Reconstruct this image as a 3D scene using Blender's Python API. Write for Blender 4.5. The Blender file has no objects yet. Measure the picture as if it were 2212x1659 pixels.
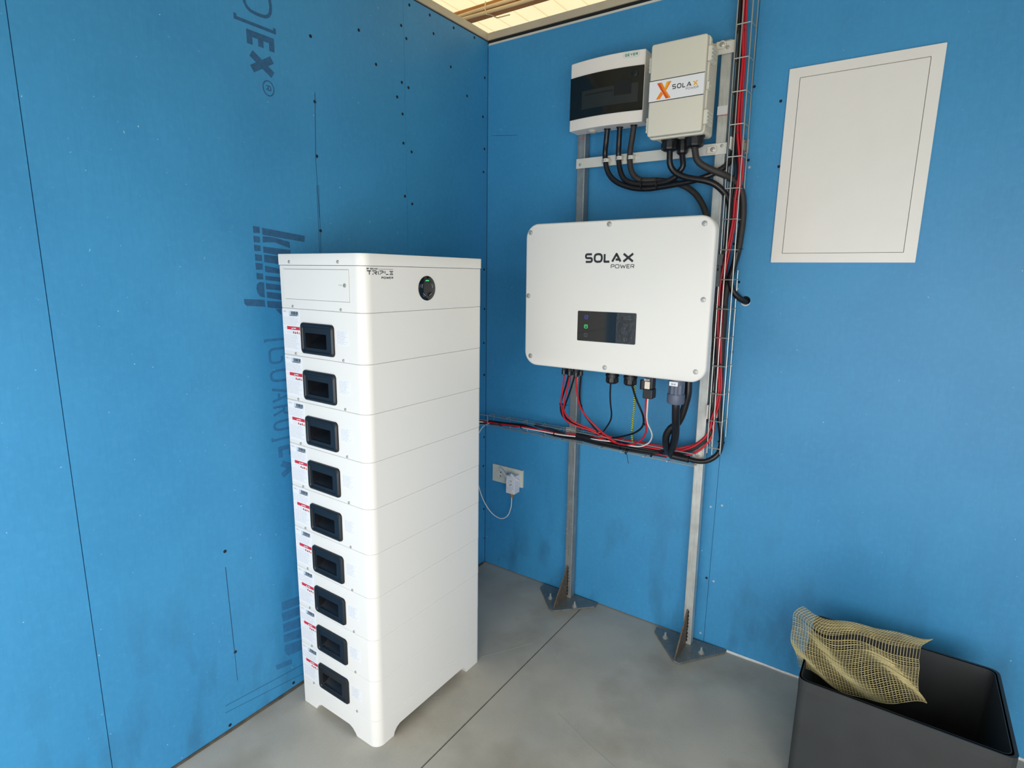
import bpy, bmesh, math, random
from mathutils import Vector, Matrix
random.seed(7)
C = bpy.context.scene
COL = C.collection
# ------------------------------------------------------------------ camera
F_PX = 1224.97
CAM = Vector((1.67874, -2.22001, 1.50335))
AX_R = Vector((0.82325822, 0.56747151, 0.01489893))
AX_U = Vector((-0.11988709, 0.14815226, 0.98167102))
AX_F = Vector((-0.55486303, 0.80995493, -0.19000008))
cam_data = bpy.data.cameras.new('camera')
cam = bpy.data.objects.new('camera', cam_data)
COL.objects.link(cam)
cam.matrix_world = Matrix(((AX_R.x, AX_U.x, -AX_F.x, CAM.x), (AX_R.y, AX_U.y, -AX_F.y, CAM.y),
                           (AX_R.z, AX_U.z, -AX_F.z, CAM.z), (0, 0, 0, 1)))
cam_data.sensor_fit = 'HORIZONTAL'
cam_data.sensor_width = 36.0
cam_data.lens = F_PX / 2212 * 36.0
cam_data.clip_start = 0.02
C.camera = cam
# ------------------------------------------------------------------ light
world = bpy.data.worlds.new('daylight')
C.world = world
world.use_nodes = True
bg = world.node_tree.nodes['Background']
wt = world.node_tree
w_tc = wt.nodes.new('ShaderNodeTexCoord')
w_sep = wt.nodes.new('ShaderNodeSeparateXYZ')
w_ramp = wt.nodes.new('ShaderNodeValToRGB')
w_ramp.color_ramp.elements[0].position = 0.47      # sunlit yard below the horizon, overcast sky above it
w_ramp.color_ramp.elements[0].color = (0.30, 0.29, 0.27, 1)
w_ramp.color_ramp.elements[1].position = 0.53
w_ramp.color_ramp.elements[1].color = (0.95, 0.97, 1.0, 1)
w_map = wt.nodes.new('ShaderNodeMapRange')
w_map.inputs['From Min'].default_value = -1
wt.links.new(w_tc.outputs['Generated'], w_sep.inputs['Vector'])
wt.links.new(w_sep.outputs['Z'], w_map.inputs['Value'])
wt.links.new(w_map.outputs['Result'], w_ramp.inputs['Fac'])
wt.links.new(w_ramp.outputs['Color'], bg.inputs[0])
bg.inputs[1].default_value = 1.1


def area(name, loc, target, sx, sy, power, color):
    d = bpy.data.lights.new(name, 'AREA')
    d.shape = 'RECTANGLE'
    d.size, d.size_y, d.energy, d.color = sx, sy, power, color
    o = bpy.data.objects.new(name, d)
    COL.objects.link(o)
    o.location = loc
    o.rotation_euler = (Vector(target) - Vector(loc)).to_track_quat('-Z', 'Y').to_euler()
    return o


sun_d = bpy.data.lights.new('sun_on_roof', 'SUN')
sun_d.energy, sun_d.angle, sun_d.color = 2.3, 0.3, (1.0, 0.97, 0.9)
sun = bpy.data.objects.new('sun_on_roof', sun_d)
COL.objects.link(sun)
sun.location = (0, 1, 6)
sun.rotation_euler = (0.35, 0.1, 0)
# daylight falling in through the big open side of the room, behind the viewer
area('daylight_opening', (2.1, -3.05, 1.05), (0.5, 0, 0.75), 2.4, 1.7, 58, (1.0, 0.985, 0.955))
area('added_fill_left', (0.45, -2.6, 0.8), (0.3, 0, 0.0), 0.9, 1.4, 7, (1.0, 0.99, 0.97))  # added low area lamp that brightens the floor and wall at front left
C.view_settings.view_transform = 'Standard'
C.view_settings.look = 'None'
C.view_settings.gamma = 1
C.view_settings.use_curve_mapping = False
C.view_settings.exposure = 0.06


# ------------------------------------------------------------------ helpers
def ray(px, py):
    return AX_F + AX_R * ((px - 1106) / F_PX) - AX_U * ((py - 829.5) / F_PX)


def at(px, py, y):      # point of the photograph on the plane at distance y from the back wall
    d = ray(px, py)
    return CAM + d * ((y - CAM.y) / d.y)


def atx(px, py, x):     # ... on a plane parallel to the left wall
    d = ray(px, py)
    return CAM + d * ((x - CAM.x) / d.x)


def atz(px, py, z):     # ... on a level plane
    d = ray(px, py)
    return CAM + d * ((z - CAM.z) / d.z)


def lin(h):
    h = h.lstrip('#')
    v = [int(h[i:i + 2], 16) / 255 for i in (0, 2, 4)]
    return tuple(c / 12.92 if c <= 0.04045 else ((c + 0.055) / 1.055) ** 2.4 for c in v) + (1,)


def mat(name, hexc, rough=0.5, metal=0.0, var=0.06, scale=12.0, bump=0.0, bscale=200.0, emit=None, estr=1.0, spec=0.5):
    m = bpy.data.materials.new(name)
    m.use_nodes = True
    nt = m.node_tree
    b = nt.nodes['Principled BSDF']
    c = lin(hexc)
    b.inputs['Roughness'].default_value = rough
    b.inputs['Metallic'].default_value = metal
    b.inputs['Specular IOR Level'].default_value = spec
    tc = nt.nodes.new('ShaderNodeTexCoord')
    n = nt.nodes.new('ShaderNodeTexNoise')
    n.inputs['Scale'].default_value = scale
    n.inputs['Detail'].default_value = 5
    nt.links.new(tc.outputs['Object'], n.inputs['Vector'])
    r = nt.nodes.new('ShaderNodeValToRGB')
    r.color_ramp.elements[0].position = 0.3
    r.color_ramp.elements[1].position = 0.7
    r.color_ramp.elements[0].color = tuple(x * (1 - var) for x in c[:3]) + (1,)
    r.color_ramp.elements[1].color = tuple(min(1, x * (1 + var)) for x in c[:3]) + (1,)
    nt.links.new(n.outputs['Fac'], r.inputs['Fac'])
    nt.links.new(r.outputs['Color'], b.inputs['Base Color'])
    if bump:
        n2 = nt.nodes.new('ShaderNodeTexNoise')
        n2.inputs['Scale'].default_value = bscale
        nt.links.new(tc.outputs['Object'], n2.inputs['Vector'])
        bp = nt.nodes.new('ShaderNodeBump')
        bp.inputs['Strength'].default_value = bump
        bp.inputs['Distance'].default_value = 0.002
        nt.links.new(n2.outputs['Fac'], bp.inputs['Height'])
        nt.links.new(bp.outputs['Normal'], b.inputs['Normal'])
    if emit:
        b.inputs['Emission Color'].default_value = lin(emit)
        b.inputs['Emission Strength'].default_value = estr
    return m


def mix_layer(nt, prev, col, fac_socket):
    mx = nt.nodes.new('ShaderNodeMix')
    mx.data_type = 'RGBA'
    nt.links.new(fac_socket, mx.inputs['Factor'])
    nt.links.new(prev, mx.inputs['A'])
    mx.inputs['B'].default_value = col
    return mx.outputs['Result']


def noise_ramp(nt, vec, scale, lo, hi, detail=4, out=1.0, rough=0.55):
    n = nt.nodes.new('ShaderNodeTexNoise')
    n.inputs['Scale'].default_value = scale
    n.inputs['Detail'].default_value = detail
    n.inputs['Roughness'].default_value = rough
    nt.links.new(vec, n.inputs['Vector'])
    r = nt.nodes.new('ShaderNodeMapRange')
    r.inputs['From Min'].default_value = lo
    r.inputs['From Max'].default_value = hi
    r.inputs['To Max'].default_value = out
    nt.links.new(n.outputs['Fac'], r.inputs['Value'])
    return r.outputs['Result']


def wall_mat():
    m = mat('blue_plasterboard_paper', '388dc0', rough=0.5, var=0.05, scale=3.0, spec=0.5)
    nt = m.node_tree
    b = nt.nodes['Principled BSDF']
    prev = b.inputs['Base Color'].links[0].from_socket
    g = nt.nodes.new('ShaderNodeNewGeometry').outputs['Position']
    prev = mix_layer(nt, prev, lin('2c7db4'), noise_ramp(nt, g, 2.2, 0.45, 0.75, 5, 0.5))
    prev = mix_layer(nt, prev, lin('4a9fd2'), noise_ramp(nt, g, 60, 0.45, 0.75, 3, 0.22))
    # fibres of the paper, stretched upwards
    mp = nt.nodes.new('ShaderNodeMapping')
    mp.inputs['Scale'].default_value = (160, 160, 14)
    nt.links.new(g, mp.inputs['Vector'])
    prev = mix_layer(nt, prev, lin('2873a8'), noise_ramp(nt, mp.outputs['Vector'], 1.0, 0.5, 0.8, 3, 0.22))
    # grey rub marks and grime low down on the boards
    sep = nt.nodes.new('ShaderNodeSeparateXYZ')
    nt.links.new(g, sep.inputs['Vector'])
    low = nt.nodes.new('ShaderNodeMapRange')
    low.inputs['From Min'].default_value = 0.75
    low.inputs['From Max'].default_value = 0.1
    nt.links.new(sep.outputs['Z'], low.inputs['Value'])
    mp2 = nt.nodes.new('ShaderNodeMapping')
    mp2.inputs['Scale'].default_value = (9, 9, 3.2)
    nt.links.new(g, mp2.inputs['Vector'])
    gr = noise_ramp(nt, mp2.outputs['Vector'], 1.0, 0.52, 0.72, 6, 0.5)
    mu = nt.nodes.new('ShaderNodeMath')
    mu.operation = 'MULTIPLY'
    nt.links.new(gr, mu.inputs[0])
    nt.links.new(low.outputs['Result'], mu.inputs[1])
    prev = mix_layer(nt, prev, lin('2b5878'), mu.outputs[0])
    # white plaster flecks
    prev = mix_layer(nt, prev, lin('a9d3e8'), noise_ramp(nt, g, 85, 0.735, 0.77, 2, 0.8))
    prev = mix_layer(nt, prev, lin('9fc9e0'), noise_ramp(nt, g, 420, 0.72, 0.8, 2, 0.5))
    nt.links.new(prev, b.inputs['Base Color'])
    return m


def floor_mat():
    m = mat('power_floated_concrete', 'b4afa3', rough=0.42, var=0.1, scale=2.2, bump=0.05, bscale=90)
    nt = m.node_tree
    b = nt.nodes['Principled BSDF']
    prev = b.inputs['Base Color'].links[0].from_socket
    g = nt.nodes.new('ShaderNodeNewGeometry').outputs['Position']
    prev = mix_layer(nt, prev, lin('92928b'), noise_ramp(nt, g, 4.5, 0.45, 0.75, 6, 0.6))
    prev = mix_layer(nt, prev, lin('c0beb5'), noise_ramp(nt, g, 9, 0.5, 0.8, 6, 0.5))
    prev = mix_layer(nt, prev, lin('877e6c'), noise_ramp(nt, g, 2.6, 0.52, 0.74, 7, 0.65))
    prev = mix_layer(nt, prev, lin('777874'), noise_ramp(nt, g, 190, 0.52, 0.8, 3, 0.22))
    prev = mix_layer(nt, prev, lin('b5b5ae'), noise_ramp(nt, g, 300, 0.73, 0.8, 2, 0.2))
    nt.links.new(prev, b.inputs['Base Color'])
    return m


def steel_mat(name, hexc, dark, rough=0.45, metal=0.75):
    m = mat(name, hexc, rough=rough, metal=metal, var=0.12, scale=25)
    nt = m.node_tree
    b = nt.nodes['Principled BSDF']
    prev = b.inputs['Base Color'].links[0].from_socket
    g = nt.nodes.new('ShaderNodeNewGeometry').outputs['Position']
    mp = nt.nodes.new('ShaderNodeMapping')
    mp.inputs['Scale'].default_value = (140, 140, 9)
    nt.links.new(g, mp.inputs['Vector'])
    prev = mix_layer(nt, prev, lin(dark), noise_ramp(nt, mp.outputs['Vector'], 1.0, 0.5, 0.75, 4, 0.6))
    prev = mix_layer(nt, prev, lin('d6d9d8'), noise_ramp(nt, g, 130, 0.64, 0.72, 4, 0.5))
    nt.links.new(prev, b.inputs['Base Color'])
    return m


def wood_mat():
    m = mat('planed_pine', 'a9743c', rough=0.6, var=0.15, scale=4)
    nt = m.node_tree
    b = nt.nodes['Principled BSDF']
    prev = b.inputs['Base Color'].links[0].from_socket
    g = nt.nodes.new('ShaderNodeNewGeometry').outputs['Position']
    mp = nt.nodes.new('ShaderNodeMapping')
    mp.inputs['Scale'].default_value = (3, 90, 90)
    nt.links.new(g, mp.inputs['Vector'])
    prev = mix_layer(nt, prev, lin('7d4c20'), noise_ramp(nt, mp.outputs['Vector'], 1.0, 0.45, 0.75, 4, 0.7))
    nt.links.new(prev, b.inputs['Base Color'])
    return m


M = {}
M['wall'] = wall_mat()
M['floor'] = floor_mat()
M['light_block'] = mat('grey_light_block', '6f7476', 0.8)  # for the unseen bands added to hold light off the upper walls
M['groove'] = mat('dark_saw_cut', '1c1c1b', 0.9)  # dark colour of the strip at the bottom of the saw cut
M['steel'] = steel_mat('galvanised_steel', 'c2c5c2', '969c9c', metal=0.55)
M['steel_dull'] = steel_mat('weathered_galvanised_steel', '949a9b', '666e72', rough=0.5, metal=0.6)
M['plate'] = steel_mat('raw_steel_plate', '7f8584', '565d60', rough=0.5, metal=0.6)
M['rust'] = mat('rusty_steel', '6a5d50', 0.65, 0.4, var=0.35, scale=60)
M['zinc'] = mat('bright_zinc', 'b4b5b3', 0.42, 0.6)
M['wire'] = mat('zinc_wire', 'b9bbb6', 0.35, 0.7)
M['rail'] = mat('grey_white_rail', 'cfd0ca', 0.45, 0.1)
M['white'] = mat('ivory_powder_coat', 'e6e5e1', 0.42, var=0.012, scale=3)
M['inverter'] = mat('white_powder_coat', 'e2e2df', 0.5, var=0.012, scale=3)
M['inv_side'] = mat('pale_grey_casting', 'b9c2c6', 0.45, var=0.02)
M['casing'] = mat('aluminium_casing', '8d9498', 0.5, 0.4)
M['black'] = mat('black_plastic', '14171b', 0.42, var=0.15, scale=30)
M['black_dust'] = mat('dusty_black_plastic', '10151d', 0.42, var=0.45, scale=14)
M['rubber'] = mat('black_cable_sheath', '15151a', 0.38, var=0.2, scale=40)
M['conduit'] = mat('matt_grey_black_conduit', '2e2c2b', 0.6, var=0.15, scale=60)
M['red'] = mat('red_cable_sheath', 'c01f2c', 0.42, var=0.1)
M['whitecable'] = mat('white_cable_sheath', 'dcdedd', 0.45, var=0.05)
M['yellow'] = mat('yellow_insulation', 'd3d94a', 0.5)
M['green'] = mat('green_insulation', '17421f', 0.5)
M['glass'] = mat('black_glass', '0e1114', 0.07, var=0.1)
M['ink'] = mat('dark_print', '20242a', 0.6)
M['ink_grey'] = mat('grey_print', '6d7074', 0.6)
M['ink_light'] = mat('pale_grey_print', 'c2c4cc', 0.6)
M['sticker'] = mat('white_sticker', 'e9ebee', 0.4, var=0.01)
M['sticker_warm'] = mat('cream_sticker', 'e9e0cf', 0.45, var=0.02)
M['redprint'] = mat('red_print', 'c8303f', 0.5)
M['orangeprint'] = mat('orange_print', 'c46a1e', 0.5)
M['bluebar'] = mat('barcode_ground', 'c3d3e2', 0.5)
M['led_green'] = mat('green_led', '2fae5a', 0.4, emit='3fe07a', estr=0.9)
M['led_blue'] = mat('blue_led', '3a3f9a', 0.4, emit='5057d8', estr=0.45)
M['led_grey'] = mat('unlit_led', '9aa0a4', 0.4)
M['icon_grey'] = mat('grey_icon', '565c61', 0.4)
M['wallink'] = mat('stamped_ink_on_board', '285b84', 0.7, var=0.16, scale=90)
M['wallink_pale'] = mat('faded_ink_on_board', '2c6f9f', 0.7, var=0.12, scale=60)
M['pencil'] = mat('pencil_line', '1d486b', 0.8)
M['hole'] = mat('dark_screw_recess', '0b1622', 0.8)
M['fillscrew'] = mat('plaster_filled_screw', 'a9b6bd', 0.8)
M['plaster'] = mat('white_plaster_edge', 'd5dcdf', 0.9, var=0.1, scale=60)
M['boxgrey'] = mat('beige_grey_polyester', 'dad7c9', 0.42, var=0.015, scale=4)
M['boxclip'] = mat('pale_clip_plastic', 'd3d2c6', 0.35)
M['boxwhite'] = mat('white_abs', 'e9e4de', 0.35, var=0.012)
M['smoked'] = mat('smoked_cover', '14191a', 0.09, var=0.1)
M['smoked_in'] = mat('dim_breaker_row', '22282a', 0.4)
M['redled'] = mat('red_indicator', '7a1a12', 0.4, emit='ff3a20', estr=0.15)
M['teal'] = mat('teal_print', '1f8a80', 0.5)
M['tealpale'] = mat('pale_teal_print', 'a9d3cb', 0.5)
M['x_orange'] = mat('orange_logo', 'f08a1c', 0.5)
M['x_deep'] = mat('deep_orange_logo', 'd9531e', 0.5)
M['x_yellow'] = mat('yellow_logo', 'f2b52b', 0.5)
M['grey_pvc'] = mat('slate_grey_plastic', '566074', 0.45, var=0.06)
M['clip_grey'] = mat('grey_clip_plastic', '5f6567', 0.5)
M['socket'] = mat('cream_socket_plastic', 'cfd3c9', 0.4, var=0.02)
M['adapter'] = mat('white_adapter_plastic', 'd5d9e2', 0.38, var=0.02)
M['orange'] = mat('amber_plastic', 'b8741a', 0.4)
M['door'] = mat('white_panel_paint', 'e3e1dc', 0.4, var=0.012)
M['trim'] = mat('light_metal_profile', 'c3b8a2', 0.5, 0.15)
M['dark'] = mat('dark_gap', '15191b', 0.9)
M['roof'] = mat('cream_roof_sheet', 'cdbf98', 0.5, var=0.04, scale=2)
sk = mat('translucent_roof_sheet', 'f4e3b6', 0.5, var=0.04, scale=2)
_nt = sk.node_tree
_b = _nt.nodes['Principled BSDF']
_tr = _nt.nodes.new('ShaderNodeBsdfTranslucent')
_nt.links.new(_b.inputs['Base Color'].links[0].from_socket, _tr.inputs['Color'])
_mx = _nt.nodes.new('ShaderNodeMixShader')
_mx.inputs[0].default_value = 0.6
_nt.links.new(_b.outputs[0], _mx.inputs[1])
_nt.links.new(_tr.outputs[0], _mx.inputs[2])
_nt.links.new(_mx.outputs[0], _nt.nodes['Material Output'].inputs['Surface'])
M['skylight'] = sk
M['wood'] = wood_mat()
M['beige'] = mat('beige_cable', 'd9c39a', 0.5)
M['bin'] = mat('anthracite_plastic', '2e3133', 0.55, var=0.1)
M['net'] = mat('straw_netting', 'b5a878', 0.7, var=0.15, scale=40)
M['paper'] = mat('white_tape', 'cfd2d4', 0.6)


class MB:
    """collects shapes for ONE mesh object"""

    def __init__(self):
        self.v, self.f, self.mi = [], [], []

    def add(self, vs, fs, mi=0):
        o = len(self.v)
        self.v += [Vector(p) for p in vs]
        for f in fs:
            self.f.append([o + i for i in f])
            self.mi.append(mi)
        return self

    def box(self, x0, x1, y0, y1, z0, z1, mi=0):
        vs = [(x, y, z) for z in (z0, z1) for y in (y0, y1) for x in (x0, x1)]
        return self.add(vs, [(0, 2, 3, 1), (4, 5, 7, 6), (0, 1, 5, 4), (2, 6, 7, 3), (0, 4, 6, 2), (1, 3, 7, 5)], mi)

    def prism(self, pts, frame, d0, d1, mi=0):
        """2D polygon pushed along the normal of frame=(origin,u,v,n)"""
        o, u, v, n = frame
        a = sum(pts[i][0] * pts[(i + 1) % len(pts)][1] - pts[(i + 1) % len(pts)][0] * pts[i][1] for i in range(len(pts)))
        if a < 0:
            pts = pts[::-1]
        k = len(pts)
        lo = [o + u * p[0] + v * p[1] + n * d0 for p in pts]
        hi = [o + u * p[0] + v * p[1] + n * d1 for p in pts]
        fs = [list(range(k))[::-1], list(range(k, 2 * k))]
        fs += [(i, (i + 1) % k, k + (i + 1) % k, k + i) for i in range(k)]
        return self.add(lo + hi, fs, mi)

    def loops(self, loops, cap0=True, cap1=True, mi=0):
        k = len(loops[0])
        vs = [p for l in loops for p in l]
        fs = []
        for j in range(len(loops) - 1):
            for i in range(k):
                fs.append((j * k + i, j * k + (i + 1) % k, (j + 1) * k + (i + 1) % k, (j + 1) * k + i))
        if cap0:
            fs.append(list(range(k))[::-1])
        if cap1:
            fs.append([(len(loops) - 1) * k + i for i in range(k)])
        return self.add(vs, fs, mi)

    def tube(self, pts, r, n=10, cap=True, mi=0, stripes=0):
        pts = [Vector(p) for p in pts]
        rs = r if isinstance(r, (list, tuple)) else [r] * len(pts)
        t = (pts[1] - pts[0]).normalized()
        a = t.orthogonal().normalized()
        loops = []
        for i, p in enumerate(pts):
            if i == 0:
                d = pts[1] - pts[0]
            elif i == len(pts) - 1:
                d = pts[-1] - pts[-2]
            else:
                d = pts[i + 1] - pts[i - 1]
            d.normalize()
            a = (a - d * a.dot(d)).normalized()
            b = d.cross(a)
            loops.append([p + (a * math.cos(2 * math.pi * q / n) + b * math.sin(2 * math.pi * q / n)) * rs[i] for q in range(n)])
        if stripes:
            k = n
            o = len(self.v)
            self.v += [p for l in loops for p in l]
            for j in range(len(loops) - 1):
                for i in range(k):
                    self.f.append([o + j * k + i, o + j * k + (i + 1) % k, o + (j + 1) * k + (i + 1) % k, o + (j + 1) * k + i])
                    self.mi.append(((j * 2 + i) // stripes) % 2)
            return self
        return self.loops(loops, cap, cap, mi)

    def cyl(self, p0, p1, r, n=20, r1=None, mi=0):
        return self.tube([p0, p1], [r, r if r1 is None else r1], n, True, mi)

    def lathe(self, p, axis, prof, n=24, mi=0):
        """prof = [(distance along axis, radius)]"""
        axis = Vector(axis).normalized()
        a = axis.orthogonal().normalized()
        b = axis.cross(a)
        p = Vector(p)
        return self.loops([[p + axis * d + (a * math.cos(2 * math.pi * q / n) + b * math.sin(2 * math.pi * q / n)) * r
                            for q in range(n)] for d, r in prof], True, True, mi)

    def build(self, name, m, parent=None, bevel=None, smooth=False, org=None):
        bm = bmesh.new()
        vs = [bm.verts.new(p) for p in self.v]
        for f, mi in zip(self.f, self.mi):
            try:
                fc = bm.faces.new([vs[i] for i in f])
                fc.material_index = mi
            except ValueError:
                pass
        bmesh.ops.recalc_face_normals(bm, faces=bm.faces)
        if bevel:
            w, seg = bevel
            es = [e for e in bm.edges if len(e.link_faces) == 2 and e.calc_face_angle(0) > 0.6]
            bmesh.ops.bevel(bm, geom=es, offset=w, segments=seg, profile=0.5, affect='EDGES', clamp_overlap=True)
        if org is None:
            if parent is not None:
                org = ORG[parent.name]
            else:
                xs = [v.co for v in bm.verts]
                lo = Vector([min(c[i] for c in xs) for i in range(3)])
                hi = Vector([max(c[i] for c in xs) for i in range(3)])
                org = Vector(((lo.x + hi.x) / 2, (lo.y + hi.y) / 2, lo.z))
        for v in bm.verts:
            v.co -= org
        me = bpy.data.meshes.new(name)
        bm.to_mesh(me)
        bm.free()
        for q in (m if isinstance(m, (list, tuple)) else [m]):
            me.materials.append(q)
        if smooth:
            for p in me.polygons:
                p.use_smooth = True
            me.set_sharp_from_angle(angle=math.radians(40))
        o = bpy.data.objects.new(name, me)
        COL.objects.link(o)
        if parent is not None:
            o.parent = parent
        else:
            o.location = org
        ORG[o.name] = Vector(org)
        return o


ORG = {}


def tag(o, label, cat, group=None):
    o['label'] = label
    o['category'] = cat
    if group:
        o['group'] = group
    return o


def thing(name, label, cat, loc, group=None):
    o = bpy.data.objects.new(name, None)
    COL.objects.link(o)
    o.location = loc
    o.empty_display_size = 0.05
    ORG[o.name] = Vector(loc)
    return tag(o, label, cat, group)


def struct(o):
    o['kind'] = 'structure'
    return o


def dup(root, loc, label, group=None):
    r = root.copy()
    COL.objects.link(r)
    r.location = loc
    r['label'] = label
    if group:
        r['group'] = group
    for ch in list(root.children):
        c = ch.copy()
        COL.objects.link(c)
        c.parent = r
        for g in list(ch.children):
            d = g.copy()
            COL.objects.link(d)
            d.parent = c
    return r


def boolean_cut(o, cutters):
    for c in cutters:
        md = o.modifiers.new('cut', 'BOOLEAN')
        md.operation = 'DIFFERENCE'
        md.solver = 'EXACT'
        md.object = c
    dg = bpy.context.evaluated_depsgraph_get()
    me = bpy.data.meshes.new_from_object(o.evaluated_get(dg))
    o.modifiers.clear()
    old = o.data
    o.data = me
    bpy.data.meshes.remove(old)
    for c in cutters:
        bpy.data.objects.remove(c)


def rrect(x0, x1, z0, z1, r, n=6, left=None, back=None):
    pts = []
    if left is not None:
        for cx, cz, a0, q in ((x1 - (back or r), z1 - (back or r), 0, back or r), (x0 + left, z1 - left, 90, left), (x0 + left, z0 + left, 180, left), (x1 - r, z0 + r, 270, r)):
            for i in range(n + 1):
                a = math.radians(a0 + 90 * i / n)
                pts.append((cx + q * math.cos(a), cz + q * math.sin(a)))
        return pts
    for cx, cz, a0 in ((x1 - r, z1 - r, 0), (x0 + r, z1 - r, 90), (x0 + r, z0 + r, 180), (x1 - r, z0 + r, 270)):
        for i in range(n + 1):
            a = math.radians(a0 + 90 * i / n)
            pts.append((cx + r * math.cos(a), cz + r * math.sin(a)))
    return pts


XY = (Vector((0, 0, 0)), Vector((1, 0, 0)), Vector((0, 1, 0)), Vector((0, 0, 1)))
FRONT = (Vector((0, 0, 0)), Vector((1, 0, 0)), Vector((0, 0, 1)), Vector((0, -1, 0)))     # facing -y, drawn in x,z
SIDE = (Vector((0, 0, 0)), Vector((0, 1, 0)), Vector((0, 0, 1)), Vector((1, 0, 0)))       # facing +x, drawn in y,z


def frame(o, u, v):
    u, v = Vector(u).normalized(), Vector(v).normalized()
    return (Vector(o), u, v, u.cross(v))


def spline(pts, step=0.012):
    """Catmull-Rom through the points, resampled"""
    P = [Vector(p) for p in pts]
    if len(P) == 2:
        return P
    P = [P[0] * 2 - P[1]] + P + [P[-1] * 2 - P[-2]]
    out = []
    for i in range(1, len(P) - 2):
        a, b, c, d = P[i - 1:i + 3]
        k = max(2, int((c - b).length / step))
        for j in range(k):
            t = j / k
            out.append(0.5 * ((2 * b) + (c - a) * t + (2 * a - 5 * b + 4 * c - d) * t * t + (3 * b - a - 3 * c + d) * t ** 3))
    out.append(P[-2])
    return out


# ---- stroke lettering
def fillet(pts, r, n=4, closed=False):
    P = [Vector(p) for p in pts]
    out = []
    k = len(P)
    for i in range(k):
        if not closed and i in (0, k - 1):
            out.append(P[i])
            continue
        a, b, c = P[i - 1], P[i], P[(i + 1) % k]
        ra = min(r, (a - b).length * 0.49)
        rc = min(r, (c - b).length * 0.49)
        p, q = b + (a - b).normalized() * ra, b + (c - b).normalized() * rc
        for j in range(n + 1):
            t = j / n
            out.append(p * (1 - t) ** 2 + b * 2 * t * (1 - t) + q * t * t)
    if closed:
        out.append(out[0])
    return out


LET = {   # width, [(points, corner radius, closed)]
    'S': (.9, [([(.88, 1), (0, 1), (0, .5), (.9, .5), (.9, 0), (0, 0)], .24, 0)]),
    'O': (1., [([(0, 0), (1, 0), (1, 1), (0, 1)], .42, 1)]),
    'D': (.9, [([(0, 0), (.9, 0), (.9, 1), (0, 1)], .4, 1)]),
    'L': (.75, [([(0, 1), (0, 0), (.75, 0)], .05, 0)]),
    'A': (1.1, [([(0, 0), (.55, 1), (1.1, 0)], .03, 0), ([(.46, .27), (.88, .27)], 0, 0)]),
    'a': (1., [([(0, 0), (.5, 1), (1, 0)], .03, 0), ([(.42, .27), (.8, .27)], 0, 0)]),
    'X': (1.2, [([(0, 1), (1.2, 0)], 0, 0), ([(1.2, 1), (0, 0)], 0, 0)]),
    'x': (1., [([(0, 1), (1, 0)], 0, 0), ([(1, 1), (0, 0)], 0, 0)]),
    'P': (.8, [([(0, 0), (0, 1), (.8, 1), (.8, .42), (.2, .42)], .2, 0)]),
    'W': (1.3, [([(0, 1), (.33, 0), (.65, .8), (.97, 0), (1.3, 1)], .03, 0)]),
    'E': (.75, [([(.75, 1), (0, 1), (0, 0), (.75, 0)], .08, 0), ([(0, .5), (.65, .5)], 0, 0)]),
    'R': (.8, [([(0, 0), (0, 1), (.8, 1), (.8, .45), (.15, .45)], .2, 0), ([(.4, .45), (.8, 0)], 0, 0)]),
    'T': (.85, [([(0, 1), (.85, 1)], 0, 0), ([(.42, 1), (.42, 0)], 0, 0)]),
    'I': (.22, [([(.11, 1), (.11, 0)], 0, 0)]),
    'B': (.75, [([(0, 0), (0, 1), (.75, 1), (.75, .5), (0, .5)], .2, 0), ([(.7, .5), (.75, .5), (.75, 0), (0, 0)], .2, 0)]),
    'Y': (.9, [([(0, 1), (.45, .5), (.9, 1)], 0, 0), ([(.45, .5), (.45, 0)], 0, 0)]),
    'G': (.9, [([(.9, 1), (0, 1), (0, 0), (.9, 0), (.9, .5), (.5, .5)], .25, 0)]),
    'U': (.85, [([(0, 1), (0, 0), (.85, 0), (.85, 1)], .35, 0)]),
    'H': (.8, [([(0, 0), (0, 1)], 0, 0), ([(.8, 0), (.8, 1)], 0, 0), ([(0, .5), (.8, .5)], 0, 0)]),
    'r': (.5, [([(0, 0), (0, .65), (.5, .65)], .2, 0)]),
    'i': (.22, [([(.11, .65), (.11, 0)], 0, 0), ([(.11, .95), (.11, .85)], 0, 0)]),
    'd': (.65, [([(.65, 1), (.65, 0), (0, 0), (0, .65), (.65, .65)], .2, 0)]),
    '[': (.35, [([(.35, 1.1), (0, 1.1), (0, -.35), (.35, -.35)], 0, 0)]),
    ']': (.35, [([(0, 1.1), (.35, 1.1), (.35, -.35), (0, -.35)], 0, 0)]),
    ' ': (.5, []),
}


def stroke(mb, pts, w, fr, d0, d1, closed=False, mi=0):
    P = [Vector((p[0], p[1])) for p in pts]
    if (P[0] - P[-1]).length < 1e-6:
        closed = True
        P = P[:-1]
    k = len(P)
    L, R = [], []
    for i in range(k):
        if closed:
            a, c = P[i - 1], P[(i + 1) % k]
        else:
            a, c = P[max(0, i - 1)], P[min(k - 1, i + 1)]
        b = P[i]
        d1_ = (b - a).normalized() if (b - a).length > 1e-9 else (c - b).normalized()
        d2_ = (c - b).normalized() if (c - b).length > 1e-9 else d1_
        t = (d1_ + d2_)
        t = t.normalized() if t.length > 1e-6 else d1_
        n = Vector((-t.y, t.x))
        cs = max(0.45, n.dot(Vector((-d1_.y, d1_.x))))
        L.append(b + n * (w / 2 / cs))
        R.append(b - n * (w / 2 / cs))
    o, u, v, nn = fr

    def p3(q, d):
        return o + u * q.x + v * q.y + nn * d
    loops = [[p3(L[i], d1), p3(R[i], d1), p3(R[i], d0), p3(L[i], d0)] for i in range(k)]
    if closed:
        loops.append(loops[0])
    mb.loops(loops, not closed, not closed, mi)


LAY = [0]


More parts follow.
